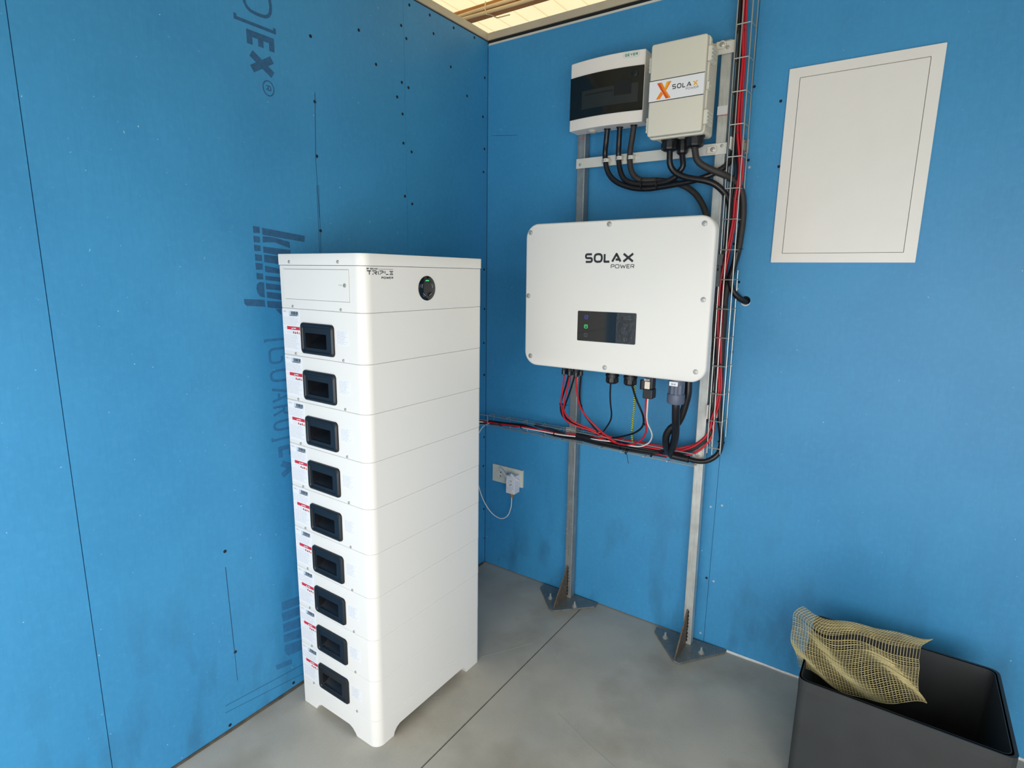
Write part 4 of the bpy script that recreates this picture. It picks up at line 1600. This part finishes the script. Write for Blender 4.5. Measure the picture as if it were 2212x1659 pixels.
cable('power_cable', 'matt grey conduit out of the distribution box, dropping behind the inverter', [zfix(1369, 277, -.103, gz0 - .003), (1365.3, 300, -.096), (1361.3, 324.7, yr - .0115), (1360.3, 344.6, yr - .0115),
      (1362.3, 364.5, -.082), (1369.3, 379.4, -.082), (1382.2, 388.4, -.08), (1400, 390, -.075), (1420, 389.6, -.068), (1445, 392.5, -.055), (1463, 396.5, -.05), (1476.5, 401.4, -.048), (1489.5, 408.4, -.048), (1504.4, 421.3, -.05),
      (1514.3, 436.2, -.055), (1521, 450, -.06), (1528, 475, -.07), (1533, 520, -.075)], .0110, M['conduit'], G_B)
cable('power_cable', 'black cable out of the left gland of the grey box, sweeping right into the tray', [zfix(1446, 336, -.128, zj - .034), (1446.7, 351.6, -.125), (1451.6, 364.6, -.118), (1461.6, 374.5, -.114), (1479.5, 382.5, -.110), (1499.4, 386.5, -.108),
      (1519.3, 389.5, -.105), (1539.2, 395.4, -.098), (1554, 405.4, -.09), (1566, 418.3, -.078), (1573, 431, -.065), (1577, 448, -.056), (1577, 480, -.05), (1572, 540, -.05), (1562, 600, -.048),
      (1556, 680, -.046), (1549, 760, -.046), (1544, 830, -.046), (1538, 890, -.046)], .0108, M['rubber'], G_B)
cable('power_cable', 'matt grey conduit out of the right gland of the grey box into the tray', [zfix(1499.4, 328, -.132, zj - .034), (1505.4, 344.7, -.128), (1519.3, 357.6, -.120), (1539.2, 367.6, -.108), (1559, 375.5, -.096), (1574, 382.5, -.078), (1586, 391, -.062), (1598, 405, -.05),
      (1604.5, 425, -.04), (1605.5, 455, -.036), (1604, 480, -.034), (1600.5, 506, -.034), (1595, 540, -.036), (1588, 566, -.040), (1580, 590, -.042), (1571, 620, -.04), (1566, 650, -.036), (1564, 690, -.034), (1560, 740, -.034), (1557, 800, -.034), (1553, 860, -.034)], .0116, M['conduit'], G_B)
cable('power_cable', 'thick black cable leaving the tray into the round hole in the wall', [(1592, 545, -.055), (1584, 580, -.055), (1577, 605, -.05), (1581, 624, -.04), (1588.6, 636, -.032), (1601, 646.7, -.018), Vector((hole.x, -.002, hole.z - .003)), Vector((hole.x + .004, .0125, hole.z - .004))], .0108, M['rubber'])

# red and black strings in the upright tray, turning into the level tray
red_path = [(1606, -30, 0), (1606, 0, 0), (1603.5, 50.6, 0), (1604, 76, 0), (1604, 126.6, 0), (1600.5, 180.8, 0), (1597, 235, 0), (1594.5, 289, 0), (1597.5, 334, 0), (1597.5, 370, 0), (1591, 406.6, 0),
            (1586, 433.7, 0), (1583, 469.8, 0), (1577.6, 506, 0), (1572, 536.7, 0), (1562, 585, 0), (1556, 621, 0), (1553.5, 661, 0), (1550.5, 702.7, 0), (1550, 739, 0), (1550, 784, 0), (1552, 829, 0), (1550.8, 853, 0),
            (1546, 880, 0), (1538.5, 905, 0)]
tail1 = [(1535, 922, -.078), (1524, 944, -.082), (1505, 960, -.086), (1486, 969, -.086), (1467, 974, -.085), (1440, 974, -.085), (1410, 968, -.085), (1375, 963, -.085), (1340, 958, -.085), (1300, 948, -.085), (1262, 941, -.085)]
tail2 = [(1541, 930, -.078), (1534.5, 948, -.082), (1518, 967, -.088), (1499, 979, -.09), (1480, 984.5, -.09), (1448, 985.5, -.09), (1429, 981.8, -.09), (1395, 974, -.09), (1350, 964, -.088), (1300, 953, -.086), (1262, 945, -.086)]
tail3 = [(1536, 920, -.07), (1526, 940, -.072), (1506, 957.5, -.074), (1484, 965, -.076), (1462, 968, -.078), (1430, 964, -.078), (1390, 957, -.078), (1340, 948, -.078), (1290, 938, -.078)]
G_R = 'solar string cables in the trays'
for k, (dx, dy, tail, lb) in enumerate(((0, -.068, tail1, 'red string cable in the upright tray, nearest the viewer, curving into the level tray'),
                                        (6.0, -.060, tail2, 'red string cable in the upright tray, rightmost of the three reds'),
                                        (2.5, -.047, tail3, 'red string cable in the upright tray, hindmost of the three reds'))):
    wob = [(q[0] + dx + (1.4 * math.sin(i * .7 + k)), q[1], dy) for i, q in enumerate(red_path)]
    cable('string_cable', lb, wob + tail, .0042, M['red'], G_R)
for k, (dx, dy, lb) in enumerate(((-7.5, -.070, 'thin black string cable in the upright tray, leftmost, curving into the level tray'),
                                  (-4.0, -.058, 'thin black string cable in the upright tray, hugging the red cables on their left'),
                                  (-9.0, -.052, 'thin black string cable in the upright tray, behind the leftmost one'))):
    wob = [(q[0] + dx - (3 if 3 < i < 9 else 0) + 1.5 * math.sin(i * .6 + 2 * k), q[1], dy) for i, q in enumerate(red_path)]
    t0 = [(q[0] - 2.5 + k * 2.0, q[1] + 4.5 + k * 1.5, q[2] + .003) for q in tail1]
    cable('string_cable', lb, wob + t0, .0040, M['rubber'], G_R)

# black mains cables under the inverter
cable('power_cable', 'thick black cable hanging from the grey round connector under the inverter', [zfix(1460, 868, -.262, pa.z + .004), (1460, 880, -.26), (1459.6, 907, -.24), (1460, 925, -.215), (1458, 945, -.18), (1453, 965, -.14), (1447, 978, -.11), (1452, 983.5, -.098), (1467, 987.5, -.096),
      (1486, 991.6, -.096), (1505, 996.2, -.096), (1524, 996.4, -.094), (1540.6, 989.5, -.090), (1552.5, 977.7, -.08), (1557.5, 962, -.066), (1558.5, 945, -.056), (1557, 925, -.048), (1554, 900, -.044), (1555, 860, -.042)], (.0142, .44, .0098), M['rubber'])
cable('power_cable', 'second thick black cable behind the grey connector, looping low into the level tray', [zfix(1487, 820, -.20, zi), (1487, 830, -.20), (1486, 850, -.20), (1481, 872, -.195), (1473, 897, -.19), (1463, 915, -.185), (1449, 925, -.185), (1440.5, 938, -.18), (1438.0, 950, -.17), (1439.0, 964, -.14), (1442, 974, -.112),
      (1430, 977, -.088), (1400, 971, -.084), (1350, 960, -.084), (1310, 951, -.084)], (.0135, .6, .008), M['rubber'])
MB_ = MB().tube(spline([at(1448, 983.5, -.0975), at(1467, 988, -.096), at(1486, 991.8, -.096)]), .0128, 12)
tag(MB_.build('shrink_sleeve', M['rubber'], smooth=True), 'black shrink sleeve on the thick cable, beside the square plate on the right post', 'sleeve')
MB_ = MB().tube(spline([at(1246, 940, -.084), at(1262, 944, -.084), at(1280, 948.5, -.084), at(1297, 953, -.084)]), [.0125] * 0 or .0125, 12)
tag(MB_.build('shrink_sleeve', M['rubber'], smooth=True), 'fat black sleeve around the level tray\'s cables, just right of the left post', 'sleeve')

# strings from the inverter to the level tray
G_S = 'string cables below the inverter'
Yc, Yb = -.265, -.235
yb_t = -.085
def dropy(pts, y0, y1):
    n_ = len(pts) - 1
    return [(p[0], p[1], y0 + (y1 - y0) * (i / n_) ** 1.1) for i, p in enumerate(pts)]


pr1 = [(1218.5, 810), (1216.5, 834), (1213, 857), (1212, 870), (1213.5, 879.5), (1216, 893), (1220, 905), (1230.7, 913.5), (1249, 921.5), (1276, 930), (1300, 941), (1330, 953)]
pr2 = [(1231, 813), (1228, 830), (1223.4, 848), (1219, 872), (1217, 882), (1220.7, 892), (1229, 903), (1244, 913.5), (1262, 921), (1280, 928), (1310, 940), (1340, 952)]
pr3 = [(1244.7, 815), (1245, 834), (1247.9, 857), (1252, 875), (1258.7, 888.5), (1271, 905), (1289, 923), (1302, 934.7), (1315, 944.5), (1330, 955), (1350, 962)]
pk1 = [(1228.5, 810), (1221.6, 836), (1215, 857), (1211.7, 872), (1211, 884), (1213.5, 894), (1218, 902), (1226, 908.5), (1238, 916), (1262, 926), (1284, 934), (1310, 945)]
pk2 = [(1241, 812), (1235, 834), (1229, 852), (1221.6, 873), (1218.5, 884), (1219, 896), (1226, 905.5), (1240.6, 913.5), (1262, 923), (1284, 931), (1310, 942)]
pk3 = [(1255, 811), (1253, 834), (1252, 857), (1255, 876), (1262, 894), (1276, 914), (1286, 927), (1296, 936), (1312, 946)]
for nm, p_, y0, m_, lb in (('string_cable', pr1, Yc, 'red', 'red string cable under the inverter, leftmost of the three reds'),
                           ('string_cable', pr2, Yc, 'red', 'red string cable under the inverter, middle of the three reds'),
                           ('string_cable', pr3, Yc, 'red', 'red string cable under the inverter, right of the left post'),
                           ('string_cable', pk1, Yb, 'rubber', 'thin black string cable under the inverter, leftmost of the blacks'),
                           ('string_cable', pk2, Yb, 'rubber', 'thin black string cable crossing the left post under the inverter'),
                           ('string_cable', pk3, Yb, 'rubber', 'thin black string cable under the inverter, right of the left post')):
    cable(nm, lb, dropy(p_, y0, yb_t), .0036, M[m_], G_S)
cable('signal_cable', 'thin black cable hanging alone from the middle gland under the inverter', dropy([(1319.5, 824), (1318, 852), (1319, 875), (1321, 893), (1318.4, 909), (1307, 927), (1296, 938), (1280, 941)], -.25, -.082), .0032, M['rubber'])
cable('signal_cable', 'black cable from the right gland under the inverter, swinging back left to the tray', dropy([(1364, 828), (1367, 838), (1370.5, 850), (1376, 866), (1384, 884), (1389, 897.5), (1390.5, 909), (1389, 918), (1383, 927), (1368.5, 936), (1347, 942), (1328, 945.5), (1305, 946)], -.25, -.084), .004, M['rubber'])
cable('earth_cable', 'green and yellow striped earth cable under the inverter', dropy([(1374.5, 808), (1372.6, 831.5), (1371, 852), (1370, 875), (1368, 897.5), (1365.3, 926), (1364.8, 936), (1366, 954)], -.19, -.085), .0038, [M['yellow'], M['green']], step=.0022, stripes=4, n=8)
cable('signal_cable', 'red wire from the black dongle down to the level tray', dropy([(1396, 860), (1395, 875), (1394.4, 898), (1395.7, 917), (1395, 934), (1387.5, 947.6), (1372.3, 957.7), (1353, 961), (1334, 957.7), (1315, 951)], -.255, -.092), .0036, M['red'])
cable('signal_cable', 'white wire from the black dongle, bowing right and then along the level tray', [(1399.5, 860, -.25), (1398.4, 879, -.24), (1397.3, 898, -.225), (1398.6, 914, -.205), (1405, 928, -.18), (1408.5, 940, -.155), (1404.5, 953, -.125), (1395, 960.5, -.108), (1378.6, 964.6, -.1), (1347, 960, -.097), (1325.4, 954.3, -.096), (1294, 950.5, -.094),
      (1245, 943, -.092), (1225, 941, -.094), (1201, 937.5, -.096), (1169, 931.5, -.094), (1137.6, 925.5, -.088), (1100, 917, -.082), (1080, 913.5, -.082), (1052, 912, -.09), (1030, 911, -.12)], .003, M['whitecable'])

# bundle running left in the level tray
G_L = 'cables lying in the level tray'
cable('tray_cable', 'red cable in the left half of the level tray', [(1032, 910, -.11), (1050, 911.5, -.095), (1080.6, 916, -.092), (1128.7, 922, -.09), (1163, 928.2, -.09), (1198, 934, -.09), (1225, 936.5, -.09), (1250, 938, -.088)], .0038, M['red'], G_L)
cable('tray_cable', 'topmost black cable in the left half of the level tray, above the red one', [(1032, 907, -.105), (1060, 910, -.088), (1090, 914, -.084), (1106, 915.5, -.08), (1130, 918, -.08), (1156.6, 926, -.08), (1182, 934, -.08), (1220, 941, -.082), (1250, 945, -.083), (1290, 954, -.084), (1330, 962, -.084), (1400, 976, -.082), (1450, 983, -.084)], .0052, M['rubber'], G_L)
cable('tray_cable', 'lower black cable in the level tray, under the red and white ones', [(1032, 913, -.1), (1060, 914.5, -.084), (1106, 919.5, -.078), (1137.6, 924, -.078), (1165, 931, -.08), (1200, 940.5, -.08), (1225, 945.5, -.08), (1250, 949, -.08), (1300, 961, -.08), (1360, 973, -.08), (1440, 986, -.08)], .0052, M['rubber'], G_L)
cable('tray_cable', 'black cable along the level tray right of the left post, third of the blacks', [(1250, 943, -.092), (1300, 955.5, -.092), (1350, 966, -.092), (1400, 975, -.09), (1436, 980, -.09)], .006, M['rubber'], G_L)
for k, lb in enumerate(('uppermost loose black cable end sticking out of the level tray', 'middle loose black cable end sticking out of the level tray', 'lowest loose black cable end sticking out of the level tray')):
    cable('loose_cable', lb, [(1154.5, 916.5 + k * 1.6, -.1), (1165, 917.5 + k * 2.6, -.1), (1185, 923.5 + k * 2.6, -.098), (1205, 930.5 + k * 2, -.096), (1228, 938, -.09), (1250, 943.5, -.086)], .0022, M['rubber'], 'loose cable ends in the tray')

# cable ties
def tie(label, px, py, y, r, axis, tail=None, w=.004):
    p = at(px, py, y)
    ax = Vector(axis).normalized()
    a = ax.orthogonal().normalized()
    b = ax.cross(a)
    k = 20
    mb = MB()
    o_, i_ = [], []
    loops = []
    for d, rr_ in ((-w / 2, r), (-w / 2, r + .0014), (w / 2, r + .0014), (w / 2, r)):
        loops.append([p + ax * d + (a * math.cos(2 * math.pi * i / k) + b * math.sin(2 * math.pi * i / k)) * rr_ for i in range(k)])
    loops.append(loops[0])
    mb.loops(loops, False, False)
    hd_ = p + Vector((0, -1, 0)) * (r + .001)
    mb.box(hd_.x - .003, hd_.x + .003, hd_.y - .003, hd_.y + .001, hd_.z - .002, hd_.z + .002)
    if tail:
        mb.tube([p + Vector((r * .5, -r, 0)), at(tail[0], tail[1], y - r)], .0012, 6)
    return tag(mb.build('cable_tie', M['black']), label, 'cable tie', 'black cable ties')


UP = (0, 0, 1)
tie('black cable tie round the cables at the very top of the upright tray', 1601, 67, -.060, .013, (0.1, 0, 1))
tie('black cable tie in the upright tray, level with the grey box\'s lower hinge', 1590, 287, -.060, .013, (0.1, 0, 1))
tie('black cable tie round the red cables, just above the top right corner of the inverter', 1586, 430, -.060, .012, (.2, 0, 1))
tie('black cable tie round the matt conduit bulging out of the upright tray', 1602, 481, -.034, .0105, (.1, 0, 1))
tie('black cable tie with a short tail, right of the top of the grey tray clip', 1594, 538, -.036, .0105, (.25, 0, 1), (1606, 538))
tie('black cable tie round the cables in the upright tray, right of the grey clip', 1557, 610, -.055, .014, (.1, 0, 1))
tie('black cable tie in the upright tray, level with the inverter\'s right middle screw', 1556, 662, -.055, .016, (.05, 0, 1))
tie('black cable tie round the red cables in the upright tray, by the inverter bottom', 1551, 786, -.058, .013, (.02, 0, 1))
tie('black cable tie round the thick cable below the upright tray', 1558, 955, -.062, .0112, (.1, 0, 1))
tie('black cable tie joining red and black strings left of the left post', 1219, 874, -.196, .007, UP, (1227, 876))
tie('black cable tie on the leftmost red string under the inverter', 1212, 872, -.196, .0055, UP)
tie('black cable tie joining the red and black string right of the left post', 1254, 876, -.17, .007, (.3, 0, 1))
tie('black cable tie gathering red, white and black wires below the dongle', 1394, 917, -.185, .0075, UP, (1401, 917))
tie('black cable tie on the tray cables just right of the room corner', 1082, 915.5, -.086, .010, (1, 0, 0))
tie('black cable tie on the tray cables between the room corner and the left post', 1128, 921, -.084, .011, (1, 0, 0))
tie('black cable tie on the white and red wires left of the left post', 1199, 937, -.087, .012, (1, 0, -.1))
tie('black cable tie round the bundle in the level tray, under the dongle', 1340, 962, -.089, .015, (1, 0, -.1))
tie('black cable tie with a long tail hanging below the level tray', 1353, 976, -.094, .009, (1, 0, -.1), (1357.5, 1001))
tie('black cable tie on the level tray\'s lower front wire, right of the tailed one', 1407, 982, -.092, .009, (1, 0, -.1))
tie('black cable tie at the right end of the sleeve on the thick cable', 1487, 992, -.096, .0125, (1, 0, -.05))
tie('black cable tie round the three box cables, left of the pair', 1388, 398, -.081, .021, (1, 0, 0), w=.0035)
tie('black cable tie round the three box cables, right of the pair', 1421, 397, -.079, .0205, (1, 0, .1), w=.0035)

# perforated clamp straps on the lower rail
for px, py, sx_, lb in ((1307, 346, 1318.5, 'left'), (1336, 341, 1345.5, 'middle'), (1360.5, 339.5, 1370, 'right')):
    p = at(px, py, yr - .023)
    ps = at(sx_, py + .3, yr)
    t = thing('cable_clamp', 'perforated metal clamp strap holding the %s cable to the lower rail' % lb, 'clamp', (p.x, yr, p.z), 'cable clamps on the rail')
    mb = MB()
    k = 10
    path = [(p.x - .024, -.0006)] + [(p.x - .0118 * math.cos(math.pi * i / k), -.0112 - .0118 * math.sin(math.pi * i / k) - .0004) for i in range(k + 1)] + [(p.x + .0135, -.0006), (ps.x + (.03 if lb == 'right' else .008), -.0006)]
    hw = .0066
    for i in range(len(path) - 1):
        (xa, ya), (xb, yb_) = path[i], path[i + 1]
        d = Vector((xb - xa, yb_ - ya)).normalized()
        nx, ny = d.y * .0012, -d.x * .0012
        vs = []
        for z in (p.z - hw, p.z + hw):
            vs += [(xa, yr + ya, z), (xb, yr + yb_, z), (xb + nx, yr + yb_ + ny, z), (xa + nx, yr + ya + ny, z)]
        mb.add(vs, [(0, 1, 2, 3), (7, 6, 5, 4), (0, 4, 5, 1), (1, 5, 6, 2), (2, 6, 7, 3), (3, 7, 4, 0)])
    mb.build('strap', M['rail'], t)
    screw_mb((ps.x, yr - .0016, p.z), (0, -1, 0), .0058, .004).build('screw', M['zinc'], t, smooth=True)
    mb = MB()
    for hx in (p.x - .006, p.x + .003):
        off = math.sqrt(max(0, .0118 ** 2 - (hx - p.x) ** 2))
        mb.cyl((hx, yr - .0112 - off - .0004, p.z), (hx, yr - .0112 - off - .0022, p.z), .0014, 10)
    mb.build('perforation', M['dark'], t)

# ================================================================== SOCKETS AND PLUG
def socket(label, x0, x1, z0, z1):
    t = thing('wall_socket', label, 'socket', ((x0 + x1) / 2, 0, z0), 'double socket in the corner')
    mb = MB()
    mb.prism(rrect(x0, x1, z0, z1, .002, 3), FRONT, 0, .011)
    mb.build('cover_plate', M['socket'], t, bevel=(.0015, 2))
    c = ((x0 + x1) / 2 - .001, (z0 + z1) / 2)
    mb = MB()
    mb.prism(rrect(c[0] - .031, c[0] + .031, c[1] - .031, c[1] + .031, .003, 3), FRONT, .011, .0125)
    mb.build('inner_frame', M['socket'], t, bevel=(.0006, 1))
    mb = MB()
    mb.lathe((c[0], -.0125, c[1]), (0, -1, 0), [(-.002, .0225), (.001, .0225), (.001, .0205), (-.0005, .019), (-.0005, .004)], 36)
    well = mb.build('plug_well', mat('beige_plug_well', 'c6bda9', .45), t, smooth=True)
    mb = MB()
    for dx, dz in ((.006, -.009), (.009, .011)):
        mb.lathe((c[0] + dx, -.0122, c[1] + dz), (0, -1, 0), [(0, .0032), (.0012, .0032), (.001, .001)], 14)
    mb.build('contact_hole', M['dark'], well)
    return t


socket('left half of the double cream wall socket, empty, nearer the room corner', .0534, .1445, .4722, .5605)
s2 = socket('right half of the double cream wall socket, mostly hidden by the white adapter', .1468, .2362, .4722, .5605)
ya = -.062
a, b = at(1092.3, 1064.5, ya), at(1110.5, 1069.5, ya)
top = at(1092, 1026, ya)
ad = thing('plug_adapter', 'white box-shaped plug adapter with two slanted flaps, plugged into the right socket', 'adapter', ((a.x + b.x) / 2, -.05, a.z))
ax0, ax1, az0, az1 = a.x, at(1110.5, 1060, ya).x, a.z, top.z
mb = MB()
mb.box(ax0, ax1, ya, -.0128, az0, az1)
mb.build('body', M['adapter'], ad, bevel=(.003, 2))
cxa, cza = ax0 + (ax1 - ax0) * .46, az1 - (az1 - az0) * .38
mb = MB()
mb.lathe((cxa, ya, cza), (0, -1, 0), [(-.002, .0195), (.0008, .0195), (.0008, .0175), (-.0008, .016), (-.0008, .004)], 32)
wl = mb.build('plug_well', M['sticker'], ad, smooth=True)
mb = MB()
for dx, dz in ((.008, -.008), (.007, .010), (.001, -.012)):
    mb.lathe((cxa + dx, ya + .0009, cza + dz), (0, -1, 0), [(0, .0024), (.0012, .0024), (.001, .001)], 12)
mb.build('contact_hole', M['dark'], wl)
mb = MB()
mb.cyl((ax1 - .011, ya, az0 + .016), (ax1 - .011, ya - .0025, az0 + .016), .0035, 14)
mb.build('button', M['sticker'], ad)


def slant(p, q, w, t0, m, parent, name):
    d = (q - p)
    u = d.normalized()
    n = Vector((0, -1, 0))
    n = (n - u * n.dot(u)).normalized()
    v = n.cross(u)
    mb = MB()
    mb.prism([(0, -w / 2), (d.length, -w / 2), (d.length, w / 2), (0, w / 2)], (p, u, v, n), 0, t0)
    return mb.build(name, m, parent, bevel=(.001, 1))


slant(at(1081.5, 1011.5, -.026), at(1095.5, 1029, -.04), .010, .008, M['adapter'], ad, 'flap')
slant(at(1103, 1023, ya - .002), at(1121.5, 1038.5, -.03), .010, .008, M['adapter'], ad, 'flap')
pg = at(1105.5, 1071, -.04)
pl_ = tag(MB().lathe((pg.x, -.04, az0), (0, 0, -1), [(-.001, .0085), (.004, .0085), (.02, .006), (.026, .005), (.026, .002)], 18).build('strain_relief', M['orange'], smooth=True),
          'small amber strain relief under the white adapter', 'plug')
cable('mains_lead', 'thin white lead looping from the white adapter to the tray behind the battery',
      [Vector((pg.x, -.04, az0 - .02)), (1104.8, 1090, -.04), (1103, 1098.5, -.042), (1098.7, 1111, -.045), (1091.5, 1118, -.05), (1081.5, 1120, -.055), (1069, 1114, -.06), (1057, 1102, -.065), (1045, 1082, -.07), (1037, 1061, -.078),
       (1032, 1040, -.085), (1028, 1010, -.09), (1027, 975, -.095), (1031, 945, -.1), (1040, 926, -.098), (1048, 918, -.095), (1058, 913.5, -.092)], .0024, M['whitecable'])

# ================================================================== WHITE CABINET DOOR ON THE RIGHT
px0, pz0, pz1 = 1.2672, 1.558, 2.187
cab = thing('flush_cabinet', 'white flush-mounted cabinet with closed door, in the back wall right of the tray', 'cabinet', (px0 + .2, 0, pz0))
mb = MB()
outer, inner = rrect(px0, px0 + .42, pz0, pz1, .002, 2), rrect(px0 + .0335, px0 + .3865, pz0 + .0305, pz1 - .031, .002, 2)
lf = lambda pts, y: [Vector((x, y, z)) for x, z in pts]
mb.loops([lf(outer, 0), lf(outer, -.011), lf(inner, -.012), lf(inner, -.002)], False, False)
mb.build('frame', M['door'], cab)
mb = MB()
mb.prism(rect(px0 + .0348, px0 + .3852, pz0 + .0318, pz1 - .0323), FRONT, .001, .0112)
dd = mb.build('door', M['door'], cab, bevel=(.001, 1))
MB().prism(rect(px0 + .033, px0 + .387, pz0 + .030, pz1 - .0305), FRONT, .0005, .0018).build('door_gap', M['ink_grey'], cab)

# ================================================================== DARK BIN WITH NETTING
bx0, bx1, by0, by1, bz = 1.553, 2.03, -.55, -.17, .37
bn = thing('storage_box', 'anthracite plastic box standing on the floor at the right, below the netting', 'box', ((bx0 + bx1) / 2, (by0 + by1) / 2, 0))
mb = MB()
o1, o2 = rrect(bx0 + .012, bx1 - .012, by0 + .012, by1 - .012, .02, 4), rrect(bx0, bx1, by0, by1, .02, 4)
i1 = rrect(bx0 + .006, bx1 - .006, by0 + .006, by1 - .006, .018, 4)
i2 = rrect(bx0 + .02, bx1 - .02, by0 + .02, by1 - .02, .016, 4)
l3 = lambda pts, z: [Vector((x, y, z)) for x, y in pts]
mb.loops([l3(o2, 0), l3(o2, bz), l3(i1, bz), l3(i2, .02)], True, True)
mb.build('body', M['bin'], bn, smooth=True)
mb = MB()
mb.loops([l3(rrect(bx0 - .0008, bx1 + .008, by0 - .004, by1 + .008, .022, 4), bz - .03), l3(rrect(bx0 - .0008, bx1 + .008, by0 - .004, by1 + .008, .022, 4), bz),
          l3(rrect(bx0 + .004, bx1 - .004, by0 + .004, by1 - .004, .02, 4), bz), l3(rrect(bx0 + .002, bx1 - .002, by0 + .002, by1 - .002, .02, 4), bz - .03)], False, False)
mb.build('rim', M['bin'], bn)
# folded net of straw-coloured mesh lying on the box
nu, nv = 64, 44
mb = MB()
vs = []
left_px = [(1727.5, 1432), (1720, 1408), (1713, 1384), (1712, 1366), (1714, 1345), (1713.5, 1328), (1722, 1321), (1734, 1316)]
prof = spline([at(q[0], q[1], -.42) for q in left_px], .004)
rnd = random.Random(2)
for i in range(nu):
    t = i / (nu - 1)
    base_p = prof[min(len(prof) - 1, int(t * (len(prof) - 1)))]
    for j in range(nv):
        s = j / (nv - 1)
        x = base_p.x + s * .32
        z = base_p.z + .02 * math.sin(s * 9 + t * 3) * s + (.03 * s if t > .8 else 0)
        y = -.42 - .055 * math.sin(math.pi * (s * .9 + .1)) + .012 * math.sin(t * 9 + s * 14) + .10 * max(0, t - .7)
        vs.append((x, y, z))
fs = [(i * nv + j, (i + 1) * nv + j, (i + 1) * nv + j + 1, i * nv + j + 1) for i in range(nu - 1) for j in range(nv - 1)]
mb.add(vs, fs)
net = mb.build('mesh_netting', M['net'])
wf = net.modifiers.new('weave', 'WIREFRAME')
wf.thickness = .0021
wf.use_even_offset = False
tag(net, 'straw-coloured mesh netting heaped on the dark box at the right', 'netting')
